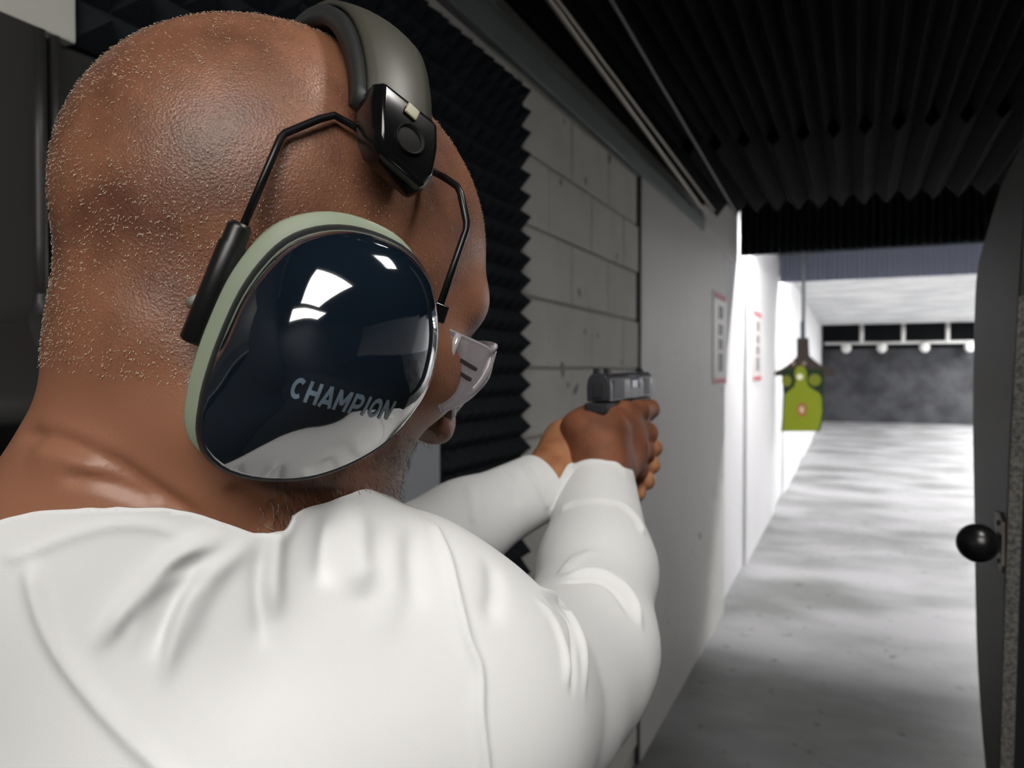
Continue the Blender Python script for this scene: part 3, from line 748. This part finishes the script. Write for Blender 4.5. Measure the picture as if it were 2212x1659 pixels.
def make_cup(p0, n, outline, sgn, side):
    """cup from its outline loop on the plane through p0 with normal n (pointing away from the head)"""
    c = outline.mean(0); root_parts = {}
    def ring(scale, h, shift=np.zeros(3)): return [c+(q-c)*scale+n*h+shift for q in outline]
    cu = MB(); cu.loft([ring(.60, -.034), ring(.80, -.036), ring(.93, -.034), ring(.98, -.028), ring(.99, -.022), ring(.96, -.016), ring(.6, -.015)]); cu.build('cushion', M['cushion'], ear, smooth=True)
    sf = hz*.0022-hy*.0045; g = MB(); g.loft([ring(.90, -.0185, sf), ring(1.02, -.0180, sf), ring(1.03, -.0165, sf), ring(1.03, -.0075, sf), ring(1.02, -.006, sf), ring(.9, -.0055)]); go = g.build('rim', M['olive'], ear, smooth=True)
    k = MB(); k.loft([ring(.9, -.0058), ring(1.012, -.0056), ring(1.012, -.001), ring(1.004, .0008), ring(.985, .0036), ring(.968, .0048), ring(.90, .005)]); k.build('gasket', M['gasket'], ear, smooth=True)
    prof = []
    H = .034; N = 26
    for i in range(N+1):
        t = i/N*math.pi/2
        prof.append((math.cos(t)**1.0 if i < N else 0.0, H*math.sin(t)**1.0))
    s = MB(); dn_ = np.clip((np.array([-(q-c) @ hz for q in outline])+.012)/.058, 0, 1); dn_ = dn_*dn_*(3-2*dn_)*.72     # the lower half slopes more gently
    def dome(a, hh):
        out_ = []
        for q, w_ in zip(outline, dn_):
            a2 = a*(1-w_)+(1-hh/H)*w_; out_.append(c+(q-c)*max(a2, .012)*.976+n*(.0040+hh*.92))
        return out_
    rr = [ring(.976, .0030)]+[dome(a, hh) for a, hh in prof]
    s.loft(rr, cap0=False); so = s.build('shell', M['shell'], ear, smooth=True)
    return so, c
cp0 = HL(.1045, 0, 0)
out = np.array([onPlane(x, y, cp0, CUPN) for x, y in SHELL_PX])
out = resample(catmull(out, 6, closed=True), 72)
shellR, cR = make_cup(cp0, CUPN, out, 1, 'right')
# the other cup, mirrored across the head
Ml = np.eye(3)-2*np.outer(hx, hx)
mir = lambda q: HC+Ml @ (np.asarray(q)-HC)
outL = np.array([mir(q) for q in out])
shellL, cL = make_cup(mir(cp0), Ml @ CUPN, outL, -1, 'left')
# lettering on the right shell: laid on its curved face
bmS = bmesh.new(); bmS.from_mesh(shellR.data); bvS = BVHTree.FromBMesh(bmS); bmS.free()
def arc(cx, cy, rx, ry, a0, a1, n=14): return [(cx+rx*math.cos(math.radians(a0+(a1-a0)*k/n)), cy+ry*math.sin(math.radians(a0+(a1-a0)*k/n))) for k in range(n+1)]
GLYPH = {'C': [arc(.42, .5, .31, .39, 48, 312)], 'H': [[(.12, 0), (.12, 1)], [(.72, 0), (.72, 1)], [(.12, .5), (.72, .5)]],
         'A': [[(.06, 0), (.42, 1)], [(.78, 0), (.42, 1)], [(.2, .27), (.64, .27)]], 'M': [[(.12, 0), (.12, 1)], [(.84, 0), (.84, 1)], [(.12, .96), (.48, .3)], [(.84, .96), (.48, .3)]],
         'P': [[(.12, 0), (.12, 1)], [(.12, .89)]+arc(.44, .64, .24, .25, 90, -90)+[(.12, .39)]], 'I': [[(.12, 0), (.12, 1)]],
         'O': [arc(.44, .5, .32, .39, 0, 360, 22)], 'N': [[(.12, 0), (.12, 1)], [(.74, 0), (.74, 1)], [(.12, .96), (.74, .04)]]}
ADV = {'I': .36, 'M': 1.10}
def letter_mesh(text, p_start, p_end, height, name, wd=.22):
    d = p_end-p_start; L = np.linalg.norm(d); ax = d/L; up = nrm(np.cross(CUPN, ax)); tot = sum(ADV.get(c, .96) for c in text); k = L/tot
    mb = MB(); x0 = 0
    def put(x, y):
        p = p_start+ax*x*k+up*y*height+CUPN*.06
        r = bvS.ray_cast(Vector(p), Vector(-CUPN))
        return np.array(r[0])+np.array(r[1])*.0003 if r[0] is not None else p-CUPN*.06
    for c in text:
        for st in GLYPH[c]:
            pts = []
            for a, b in zip(st[:-1], st[1:]):
                m = max(1, int(math.hypot(b[0]-a[0], b[1]-a[1])/.2)); pts += [(a[0]+(b[0]-a[0])*q/m, a[1]+(b[1]-a[1])*q/m) for q in range(m)]
            pts.append(st[-1]); rows = []
            for i_, p in enumerate(pts):
                a, b = pts[max(i_-1, 0)], pts[min(i_+1, len(pts)-1)]; tx, ty = b[0]-a[0], b[1]-a[1]; l = math.hypot(tx, ty); nx, ny = -ty/l*wd/2, tx/l*wd/2
                rows.append([put(x0+p[0]+nx, p[1]+ny), put(x0+p[0]-nx, p[1]-ny)])
            mb.loft(rows, cap0=False, cap1=False, closed=False)
        x0 += ADV.get(c, .96)
    return mb.build(name, M['print'], shellR, fixn=False)
def on_shell(x, y):
    d = nrm(U(x, y, 1)-CAM); r = bvS.ray_cast(Vector(CAM), Vector(d)); return np.array(r[0])
flat = lambda q: q-CUPN*((q-cp0) @ CUPN)
if True:
    a, b = flat(on_shell(622, 856)), flat(on_shell(838, 906))
    t = letter_mesh('CHAMPION', a, b, .0085, 'lettering'); t['label'] = 'pale grey brand lettering'

# headband: an arch in the plane of the two cups
TAU = math.radians(-6)
bw = nrm(hz*math.cos(TAU)+hy*math.sin(TAU)); bf = np.cross(bw, hx)       # up and width directions of the arch
BC = HL(0, -.001, .018); RX, RZ = .098*HS, .112*HS
def arch(th, rx, rz): return BC+hx*rx*math.sin(th)+bw*rz*math.cos(th)
def tw(th):                                       # the band twists a little towards its ends
    nn = nrm(hx*math.sin(th)/RX+bw*math.cos(th)/RZ); tg = np.cross(bf, nn); a = .26*abs(th)*(1 if th > 0 else -1)
    return bf*math.cos(a)+tg*math.sin(a)
def strip(rx, rz, t0, t1, wid, thick, n=40, crown=.0):
    rings = []
    for i in range(n+1):
        th = t0+(t1-t0)*i/n; p = arch(th, rx, rz); nn = nrm(hx*math.sin(th)/rx+bw*math.cos(th)/rz)
        W = wid(th) if callable(wid) else wid
        sec = []; bf = tw(th)
        for u in np.linspace(-1, 1, 9): sec.append(p+bf*W/2*u+nn*(thick-crown*u*u))
        for u in np.linspace(1, -1, 9): sec.append(p+bf*W/2*u)
        rings.append(sec)
    return rings
BW = lambda th: .036-.005*min(abs(th)/1.0, 1)**2
MB().loft(strip(RX, RZ, -1.13, 1.13, lambda th: BW(th), .0055, crown=.003)).build('headband', M['band'], ear, smooth=True)
hb = ear.children[-1]
MB().loft(strip(RX-.0095, RZ-.0095, -1.13, 1.13, lambda th: BW(th)+.006, .0095, crown=.001)).build('band_padding', M['bandpad'], hb, smooth=True)
def end_block(sg):
    rings = []
    for th, w_, tk in ((1.09, .96, .8), (1.115, 1.06, 1.0), (1.20, 1.10, 1.05), (1.30, 1.04, 1.05), (1.355, .82, .9), (1.37, .6, .5)):
        p = arch(sg*th, RX, RZ); nn = nrm(hx*math.sin(sg*th)/RX+bw*math.cos(th)/RZ)
        W = .0300*w_; bf = tw(sg*th)
        rings.append([p+bf*W/2*u+nn*(v*tk) for u, v in ((-1, -.006), (-1, .006), (-.82, .0105), (.82, .0105), (1, .006), (1, -.006))])
    mb = MB().loft(rings)
    b = mb.build('yoke_block', M['gloss'], ear, bevel=.0012, seg=3)
    # oval finger slot: the hole's shade put in as a black disc
    th = sg*1.255; bf = tw(th); p = arch(th, RX, RZ); nn = nrm(hx*math.sin(th)/RX+bw*math.cos(th)/RZ); tg = nrm(np.cross(bf, nn))
    def oval(s, h): return [p+nn*h+s*(bf*.0058*math.cos(a)+tg*.0058*math.sin(a)) for a in np.linspace(0, 2*math.pi, 28, endpoint=False)]
    MB().loft([oval(1.16, .0109), oval(1.12, .0122), oval(1.06, .0124), oval(.98, .0112), oval(.90, .0113)], cap0=False).build('slot', mat('slot shade black', srgb(4, 4, 4), .6, .2), b, smooth=True)
    th2 = sg*1.15; p2 = arch(th2, RX, RZ); n2 = nrm(hx*math.sin(th2)/RX+bw*math.cos(th2)/RZ); t2 = nrm(np.cross(bf, n2))
    MB().obox(p2+n2*.0115, bf, t2, n2, .006, .0055, .0012).build('size_tab', mat('pale tab', srgb(150, 146, 120), .4, .5), b, bevel=.0006)
    return b
blkR = end_block(1); blkL = end_block(-1)
# wire yokes: bent rod from the block to both sides of the cup
def on_off(x, y, off):
    h_, n_ = hit(bv0, x, y)
    return h_+n_*off if h_ is not None else U(x, y, .31)
def yoke(f, parent):
    back = [f(p) for p in YB]; front = [f(p) for p in YF]
    MB().tube(back, .0016, 8).build('wire_arm', M['wire'], ear, smooth=True)
    MB().tube(front, .0016, 8).build('wire_arm', M['wire'], ear, smooth=True)
    cl = [f(p) for p in YT]
    ctop, cbot = cl
    a = nrm(cbot-ctop)
    MB().tube([ctop-a*.002, ctop, ctop+a*.006, ctop+a*.007, cbot, cbot+a*.001], [.0035, .0046, .0046, .0052, .0052, .004], 16).build('clamp_sleeve', mat('black sleeve', srgb(20, 20, 21), .35, .5), ear, smooth=True)
    sl = ear.children[-1]
    m_ = f(YS); MB().tube([m_, m_+(f(YS2)-m_)], [.0028, .0024], 14).build('screw', mat('zinc screw', srgb(190, 196, 186), .35, .5, metal=.6), sl, smooth=True)
    MB().obox(f(YP), CUPN, nrm(np.cross(CUPN, hz)), hz, .004, .007, .008).build('pivot', M['gloss'], ear, bevel=.001)
YB = [U(800, 298, .322), U(760, 270, .318), U(722, 249, .315), U(690, 257, .310), U(615, 288, .303), U(606, 298, .301), U(524, 492, .290)]
YF = [U(930, 368, .345), U(962, 385, .340), U(988, 403, .336), U(995, 418, .334), U(1008, 480, .332), U(1007, 497, .332), U(990, 545, .330), U(948, 668, .325)]
YT = [U(517, 492, .290), U(418, 735, .293)]
YS = U(440, 645, .295); YS2 = U(411, 655, .299); YP = U(948, 675, .325)
yoke(lambda p: p, None); yoke(mir, None)
tag(ear, 'ear defenders with glossy navy cups and a grey headband worn by the man', 'ear defenders')

# ------------------------------------------------------------------ safety glasses
def clear_mat(name, tint, gl=.35, base=.10):
    m = bpy.data.materials.new(name); m.use_nodes = True; nt = m.node_tree; nt.nodes.clear()
    o = nt.nodes.new('ShaderNodeOutputMaterial'); tr = nt.nodes.new('ShaderNodeBsdfTransparent'); gs = nt.nodes.new('ShaderNodeBsdfGlossy'); df = nt.nodes.new('ShaderNodeBsdfDiffuse')
    lw = nt.nodes.new('ShaderNodeLayerWeight'); lw.inputs['Blend'].default_value = gl
    tr.inputs['Color'].default_value = tint; gs.inputs['Roughness'].default_value = .12; df.inputs['Color'].default_value = srgb(214, 206, 212)
    m1 = nt.nodes.new('ShaderNodeMixShader'); m1.inputs[0].default_value = base; nt.links.new(tr.outputs[0], m1.inputs[1]); nt.links.new(df.outputs[0], m1.inputs[2])  # pale diffuse share stands in for white reflections on the plastic
    m2 = nt.nodes.new('ShaderNodeMixShader'); nt.links.new(lw.outputs['Fresnel'], m2.inputs[0]); nt.links.new(m1.outputs[0], m2.inputs[1]); nt.links.new(gs.outputs[0], m2.inputs[2])
    nt.links.new(m2.outputs[0], o.inputs['Surface']); return m
M['clear'] = clear_mat('clear polycarbonate', (.94, .93, .95, 1), .32, .30)
M['clearedge'] = clear_mat('clear edge', (.85, .84, .88, 1), .45, .45)
gl = empty('safety_glasses', HL(0, .1, -.005))
gp0 = HL(.0700, 0, 0); gn = nrm(hx+hy*.10)
SHIELD = [(944, 704), (990, 724), (1030, 742), (1050, 752), (1058, 764), (1054, 790), (1038, 828), (1015, 855), (985, 874), (952, 888), (942, 868), (936, 846), (928, 820), (935, 780)]
sh = [onPlane(x, y, gp0, gn) for x, y in SHIELD]
def both(build):
    build(lambda q: np.asarray(q, float)); build(mir)
def shield(f):
    s0 = [f(q) for q in sh]; n_ = nrm(f(gp0+gn)-f(gp0))
    MB().prism(s0, n_*.0022).build('side_shield', M['clear'], gl)
    so = gl.children[-1]
    MB().tube([f(q)+n_*.0011 for q in catmull(sh[:10], 3)], .0011, 8).build('edge', M['clearedge'], so, smooth=True)
    MB().tube([f(q)+n_*.0011 for q in catmull(sh[9:13], 3)], .0011, 8).build('edge', M['clearedge'], so, smooth=True)
    for a, b in (((988, 776), (1023, 797)), ((975, 797), (1011, 819))):
        A, B = f(onPlane(*a, gp0, gn)), f(onPlane(*b, gp0, gn)); t = nrm(B-A); u = nrm(np.cross(n_, t))
        MB().obox((A+B)/2+n_*.0012, t, u, n_, np.linalg.norm(B-A), .0016, .0030).build('vent_slot', mat('vent dark', srgb(48, 42, 44), .5), so)
    a, b = f(onPlane(985, 722, gp0, gn)), f(onPlane(938, 830, gp0, gn))
    MB().tube([a+n_*.002, b+n_*.002], .0022, 8).build('rib', M['clearedge'], so, smooth=True)
    # temple arm running back under the cup
    tA, tB = f(onPlane(950, 760, gp0, gn)), f(HL(.080, -.02, -.003))
    MB().tube([tA, (tA+tB)/2, tB], [.0035, .003, .0028], 8).build('temple', M['clear'], gl, smooth=True)
both(shield)
# wrap-round front lens from one shield to the other
tr_, br_ = sh[4], sh[9]
tl = [HL(.064, .092, .003), HL(.047, .099, .006), HL(.02, .1065, .008), HL(0, .108, .008)]
bl_ = [HL(.060, .083, -.030), HL(.045, .094, -.036), HL(.024, .102, -.034), HL(.010, .1075, -.024), HL(0, .109, -.016)]
top = catmull([sh[4]]+tl+[mir(q) for q in tl[-2::-1]]+[mir(sh[4])], 5)
bot = catmull([sh[7]]+bl_+[mir(q) for q in bl_[-2::-1]]+[mir(sh[7])], 5)
n_ = 41; rs = lambda L: np.stack([np.interp(np.linspace(0, 1, n_), np.linspace(0, 1, len(L)), np.array(L)[:, k]) for k in range(3)], 1)
top, bot = rs(top), rs(bot)
rows = []
for j in range(9):
    v = j/8; rows.append([top[i]*(1-v)+bot[i]*v+hy*.004*math.sin(math.pi*v) for i in range(n_)])
lens = MB().loft(rows, cap0=False, cap1=False, closed=False).build('lens', M['clear'], gl, smooth=True)
md = lens.modifiers.new('t', 'SOLIDIFY'); md.thickness = .002
MB().tube(top, .0013, 8).build('lens_edge', M['clearedge'], gl, smooth=True)
MB().tube(bot, .0013, 8).build('lens_edge', M['clearedge'], gl, smooth=True)
tag(gl, 'clear wrap-round safety glasses with vented side shields worn by the man', 'safety glasses')
# eyes
for sx in (-1, 1):
    rings = []; c = HL(.032*sx, .079, -.003)
    for k in range(9):
        a = -math.pi/2+math.pi*k/8
        rings.append([c+.0118*(hy*math.sin(a)+math.cos(a)*(hx*math.cos(t)+hz*math.sin(t))) for t in np.linspace(0, 2*math.pi, 16, endpoint=False)])
    MB().loft(rings).build('eye', mat('eye white', srgb(222, 214, 208), .2), person, smooth=True)

# ------------------------------------------------------------------ pistol
M['slide'] = mat('worn steel slide', srgb(62, 64, 70), .42, .5, metal=.4, var=.15, vscale=60)
M['frame'] = mat('black polymer frame', srgb(34, 35, 38), .6, .4, bump=.2, bscale=900)
M['steelbright'] = mat('bright barrel hood', srgb(150, 154, 162), .35, .5, metal=.7)
gun = empty('pistol', U(1290, 850, .80))
gy = nrm(np.array([.012, 1, .012])); gx = nrm(np.cross(gy, [0, 0, 1])); gz = np.cross(gx, gy)
G0 = U(1291, 868, .795)                                  # rear of the frame, on the bore plane's lower edge
def GP(x, y, z): return G0+gx*x+gy*y+gz*z
def sec(y, pts): return [GP(x, y, z) for x, z in pts]
sl_sec = [(-.0130, .0), (.0130, .0), (.0132, .016), (.0118, .024), (.0075, .0285), (-.0075, .0285), (-.0118, .024), (-.0132, .016)]
rear = [(x*.90, .001+z*.94) for x, z in sl_sec]
L_ = .178
# slide with an ejection port cut into its right side and top
yp0, yp1 = .078, .112
s = MB()
s.loft([sec(0, rear), sec(.004, sl_sec), sec(yp0, sl_sec)], cap1=True)
s.loft([sec(yp1, sl_sec), sec(L_-.006, sl_sec), sec(L_, rear)], cap0=True)
low = [(-.0130, .0), (.0130, .0), (.0132, .012), (.004, .013), (-.002, .0285), (-.0075, .0285), (-.0118, .024), (-.0132, .016)]
s.loft([sec(yp0, low), sec(yp1, low)])
so = s.build('slide', M['slide'], gun, bevel=.0008)
MB().loft([sec(yp0+.010, [(.002, .012), (.0118, .012), (.0118, .020), (.0065, .0262), (.002, .0262)]), sec(yp1, [(.002, .012), (.0118, .012), (.0118, .020), (.0065, .0262), (.002, .0262)])]).build('barrel_hood', M['steelbright'], gun)
mb = MB()
for k in range(8): mb.obox(GP(.0132, .014+k*.0052, .012), gx, gy, gz, .0012, .0024, .020)
for k in range(8): mb.obox(GP(-.0132, .014+k*.0052, .012), gx, gy, gz, .0012, .0024, .020)
for k in range(5): mb.obox(GP(.0132, L_-.044+k*.0052, .012), gx, gy, gz, .0012, .0024, .020)
mb.build('serrations', M['slide'], so)['kind'] = 'stuff'
for sx in (-1, 1): MB().loft([sec(.010, [(sx*.0085, .028), (sx*.0028, .028), (sx*.0028, .0345), (sx*.0085, .0345)]), sec(.020, [(sx*.0085, .028), (sx*.0028, .028), (sx*.0028, .0335), (sx*.0085, .0335)])]).build('rear_sight', M['frame'], gun)
MB().loft([sec(L_-.016, [(-.0016, .028), (.0016, .028), (.0016, .0335), (-.0016, .0335)]), sec(L_-.007, [(-.0016, .028), (.0016, .028), (.0016, .031), (-.0016, .031)])]).build('front_sight', M['frame'], gun)
MB().loft([sec(-.0025, [(-.0050, .004), (.0050, .004), (.0050, .019), (-.0050, .019)]), sec(.001, [(-.0050, .004), (.0050, .004), (.0050, .019), (-.0050, .019)])]).build('slide_plate', M['frame'], gun, bevel=.0006)
# frame: beavertail, rail and grip running down into the hands
fr = [(-.0118, -.016), (.0118, -.016), (.0122, -.001), (-.0122, -.001)]
ft = [(-.0100, -.012), (.0100, -.012), (.0108, -.001), (-.0108, -.001)]
fo = MB().loft([sec(-.012, ft), sec(-.004, fr), sec(.165, fr), sec(.170, ft)]).build('frame', M['frame'], gun, bevel=.002)
gr = []
for t in np.linspace(0, 1, 7):
    yc = .030-.034*t; zc = -.012-.098*t; hl = .026-.002*math.sin(math.pi*t); hw = .0145+.0015*math.sin(math.pi*t)
    gr.append([GP(hw*math.cos(a)*(1 if abs(math.cos(a)) < .8 else .97), yc+hl*math.sin(a), zc) for a in np.linspace(0, 2*math.pi, 20, endpoint=False)])
MB().loft(gr).build('grip', M['frame'], gun, smooth=True)
tgp = [GP(0, y, z) for y, z in [(.062, -.014), (.064, -.036), (.072, -.044), (.098, -.044), (.108, -.036), (.110, -.014)]]
MB().tube(catmull(tgp, 4), .0042, 10).build('trigger_guard', M['frame'], gun, smooth=True)
MB().tube(catmull([GP(0, .078, -.012), GP(0, .076, -.024), GP(0, .081, -.036)], 4), .0032, 8).build('trigger', M['frame'], gun, smooth=True)
MB().tube([GP(.0125, .050, -.006), GP(.0145, .052, -.006), GP(.0145, .075, -.008), GP(.0125, .077, -.008)], .0028, 8).build('slide_catch', M['slide'], gun, smooth=True)
MB().tube([GP(0, L_-.002, .013), GP(0, L_+.003, .013)], .0072, 16).build('barrel', M['steelbright'], gun, smooth=True)
tag(gun, 'dark steel pistol held in both hands, pointing down the lane', 'pistol')

# ------------------------------------------------------------------ target on its carrier
YT_ = 9.4
def tp(x, y, dy=0.0): q = onY(x, y, YT_); return np.array([q[0], YT_+dy, q[2]])
lime = mat('lime paper', srgb(124, 136, 30), .7, .2); dkg = mat('dark green print', srgb(30, 46, 28), .7, .2); olv = mat('olive print', srgb(110, 116, 34), .7, .2)
cen = mat('red ring print', srgb(150, 72, 48), .7); cen2 = mat('pale ring print', srgb(190, 170, 140), .7)
tgt = empty('paper_target', tp(1735, 932))
def flat(poly, name, m, lay, par=tgt):
    P3 = [tp(x, y, -.002*lay) for x, y in poly]
    return MB().prism(P3, (0, .0016, 0)).build(name, m, par)
def circ(cx, cy, rx, ry, n=24): return [(cx+rx*math.cos(a), cy+ry*math.sin(a)) for a in np.linspace(0, 2*math.pi, n, endpoint=False)]
top_edge = [(1688+4.6*k, 797) for k in range(21)]
flat(top_edge+[(1779, 850), (1778, 900), (1773, 925), (1770, 932)]+[(1770-4.15*k, 932) for k in range(1, 21)]+[(1690, 900), (1692, 850)], 'paper', dkg, 0)
flat([(1729, 789), (1738, 793), (1743, 806), (1742, 822), (1746, 834), (1758, 842), (1770, 849), (1775, 860), (1776, 890), (1771, 918), (1767, 931), (1750, 931), (1730, 931), (1710, 931), (1690, 931), (1692, 900), (1694, 865), (1695, 852), (1706, 843), (1716, 835), (1719, 822), (1716, 808), (1719, 795)], 'silhouette', lime, 1)
flat(circ(1699, 823, 11, 12), 'corner_disc', olv, 1); flat(circ(1760, 821, 14, 13), 'corner_disc', olv, 1)
flat(circ(1732, 885, 10.5, 14), 'centre_ring', cen, 2); flat(circ(1732, 885, 5.5, 8), 'centre_spot', cen2, 3)
flat(circ(1728, 814, 6.5, 6.5), 'head_spot', mat('white print', srgb(226, 226, 200), .7), 2)
tag(tgt, 'lime green paper silhouette target hanging down the lane', 'target')
car = empty('target_carrier', tp(1735, 770))
brn = mat('brown carrier', srgb(58, 48, 44), .7, .3)
cpoly = [(1721, 730), (1746, 730), (1748, 768), (1760, 779), (1778, 792), (1806, 797), (1806, 812), (1775, 812), (1742, 800), (1716, 800), (1694, 812), (1670, 812), (1670, 804), (1692, 795), (1710, 781), (1721, 770)]
MB().prism([tp(x, y, .012) for x, y in cpoly], (0, .05, 0)).build('hanger', brn, car)
for x in (1713, 1737): MB().tube([tp(x, 785, .004), tp(x, 785, .016)], .022, 12).build('clip', mat('clip', srgb(150, 130, 124), .5), car, smooth=True)
q = tp(1734, 735, .035)
MB().tube([q, tp(1734, 694, .035)], .026, 12).build('stem', mat('blue grey stem', srgb(62, 78, 90), .5), car, smooth=True)
q2 = tp(1735, 694, .035)
MB().tube([q2, np.array([q2[0], q2[1], 3.05])], .020, 12).build('hanging_pole', mat('grey pole', srgb(110, 114, 118), .5), car, smooth=True)
tag(car, 'brown target carrier with sloping arms on a grey hanging pole', 'carrier')

# ------------------------------------------------------------------ stubble and beard
rng = np.random.default_rng(4)
tri = bq_; cen_ = bp_[tri].mean(1); Nb = vnormals(bp_, bq_)[tri[:, 0]]
lc = ((cen_-HC) @ HR)/HS
scalp = (lc[:, 2] > -.055-.3*np.clip(-lc[:, 1]-.02, 0, .1)) & ~((lc[:, 1] > .045) & (lc[:, 2] < .055)) & (cen_[:, 2] > 1.57)
def hairs(sel, count, lmin, lmax, rad, lay, jit, dens=None):
    ids = np.where(sel)[0]; pr = None
    if dens is not None: pr = dens[ids]; pr = pr/pr.sum()
    pick = rng.choice(ids, count, p=pr); vs = []; fs = []
    w4 = rng.dirichlet([1, 1, 1, 1], count)
    P0 = (bp_[tri[pick]]*w4[:, :, None]).sum(1); N0 = Nb[pick]
    D = np.asarray(lay)[None, :]+rng.normal(size=(count, 3))*jit
    T = D-N0*(D*N0).sum(1)[:, None]; T /= np.maximum(np.linalg.norm(T, axis=1), 1e-6)[:, None]
    B = np.cross(N0, T); L = rng.uniform(lmin, lmax, count)[:, None]; Rr = rad*rng.uniform(.7, 1.3, count)[:, None]
    lift = rng.uniform(.25, .8, count)[:, None]
    M1 = P0+N0*L*lift*.6+T*L*.45; T1 = P0+N0*L*lift*.85+T*L
    ring0 = [P0-N0*.0002+B*Rr, P0-N0*.0002-B*Rr*.5+T*Rr*.8, P0-N0*.0002-B*Rr*.5-T*Rr*.8]
    ring1 = [M1+B*Rr*.8, M1-B*Rr*.4+N0*Rr*.6, M1-B*Rr*.4-N0*Rr*.6]
    V = np.stack(ring0+ring1+[T1], 1).reshape(-1, 3)
    k = np.arange(count)[:, None]*7
    Fq = [(0, 1, 4, 3), (1, 2, 5, 4), (2, 0, 3, 5)]; Ft = [(3, 4, 6), (4, 5, 6), (5, 3, 6)]
    faces = [tuple(int(a) for a in r) for f in Fq+Ft for r in (k+np.array(f)[None])]
    return V, faces
def hair_obj(name, m, label, *a, **kw):
    V, fs = hairs(*a, **kw); me = bpy.data.meshes.new(name); me.from_pydata([tuple(v) for v in V], [], fs)
    o = link(name, me, m, person, True); o['kind'] = 'stuff'; o['label'] = label; return o
nz = .35+.65*(np.sin(cen_[:, 0]*90)*np.sin(cen_[:, 1]*80+1)*np.sin(cen_[:, 2]*85) > -.15)
dn = nz*(.6+.8*np.clip((-lc[:, 1]+.05)/.12, 0, 1))
hair_obj('stubble', mat('glint-coloured stubble', srgb(226, 206, 182), .22, .8), 'short glint-coloured stubble on the scalp', scalp, 13000, .0007, .0016, .00016, (-.2, -.4, -.8), .45, dens=dn)  # real short hairs, their glints put into the pale colour
hair_obj('dark_stubble', mat('dark stubble', srgb(52, 36, 28), .4, .5), 'short dark stubble on the scalp', scalp, 14000, .0005, .0010, .00007, (-.2, -.4, -.8), .3)
beard = (lc[:, 2] < -.052) & (lc[:, 1] > .005) & (lc[:, 2] > -.135) & (np.abs(lc[:, 0]) > .0)
beard &= ~((np.abs(lc[:, 0]) < .022) & (lc[:, 2] > -.088) & (lc[:, 2] < -.064))
hair_obj('beard', mat('grey beard', srgb(176, 168, 160), .35, .6), 'sparse grey beard hair along the jaw', beard, 3000, .003, .008, .00015, (-.1, .3, -.9), .6)
hair_obj('dark_beard', mat('dark beard', srgb(34, 28, 25), .4, .5), 'dark short beard hair along the jaw', beard, 3500, .002, .006, .00011, (-.1, .3, -.9), .5)

# ------------------------------------------------------------------ lower body, out of the picture but standing on the floor
def sd_lower(P):
    d = sEll(P, (-.335, .33, .98), (.165, .12, .14))
    for sx, fy in ((-1, .40), (1, .26)):
        hipx = -.335+sx*.085
        d = smin(d, chain(P, [(np.array([hipx, .33, .92]), .088), (np.array([hipx+sx*.03, .33+(fy-.33)*.7, .50]), .066), (np.array([hipx+sx*.05, fy, .10]), .052)], .02), .03)
    return d
lp_, lq_ = nets(sd_lower, (-.66, .10, .03), (-.02, .60, 1.12), .008); lp_ = relax(lp_, lq_, 2)
link('trousers', tomesh('trousers', lp_, lq_), mat('dark trousers', srgb(38, 40, 46), .85, .2), person)
def sd_lowshirt(P): return sd_torso(P)-.010
tp_, tq_ = nets(sd_lowshirt, (-.66, .06, .93), (-.03, .60, 1.29), .006); tp_ = relax(tp_, tq_, 2)
link('shirt_tail', tomesh('shirt_tail', tp_, tq_), M['shirt'], person)
for sx, fy in ((-1, .40), (1, .26)):
    x = -.335+sx*.135
    def sd_shoe(P, x=x, fy=fy):
        d = smin(sEll(P, (x, fy+.10, .035), (.046, .11, .040)), sEll(P, (x, fy-.005, .050), (.042, .065, .058)), .03)
        return smax(d, -P[:, 2]+.001, .004)
    a, b = nets(sd_shoe, (x-.08, fy-.12, -.02), (x+.08, fy+.26, .14), .005)
    link('shoe', tomesh('shoe', relax(a, b, 1), b), mat('dark shoe', srgb(30, 30, 32), .6, .4), person)
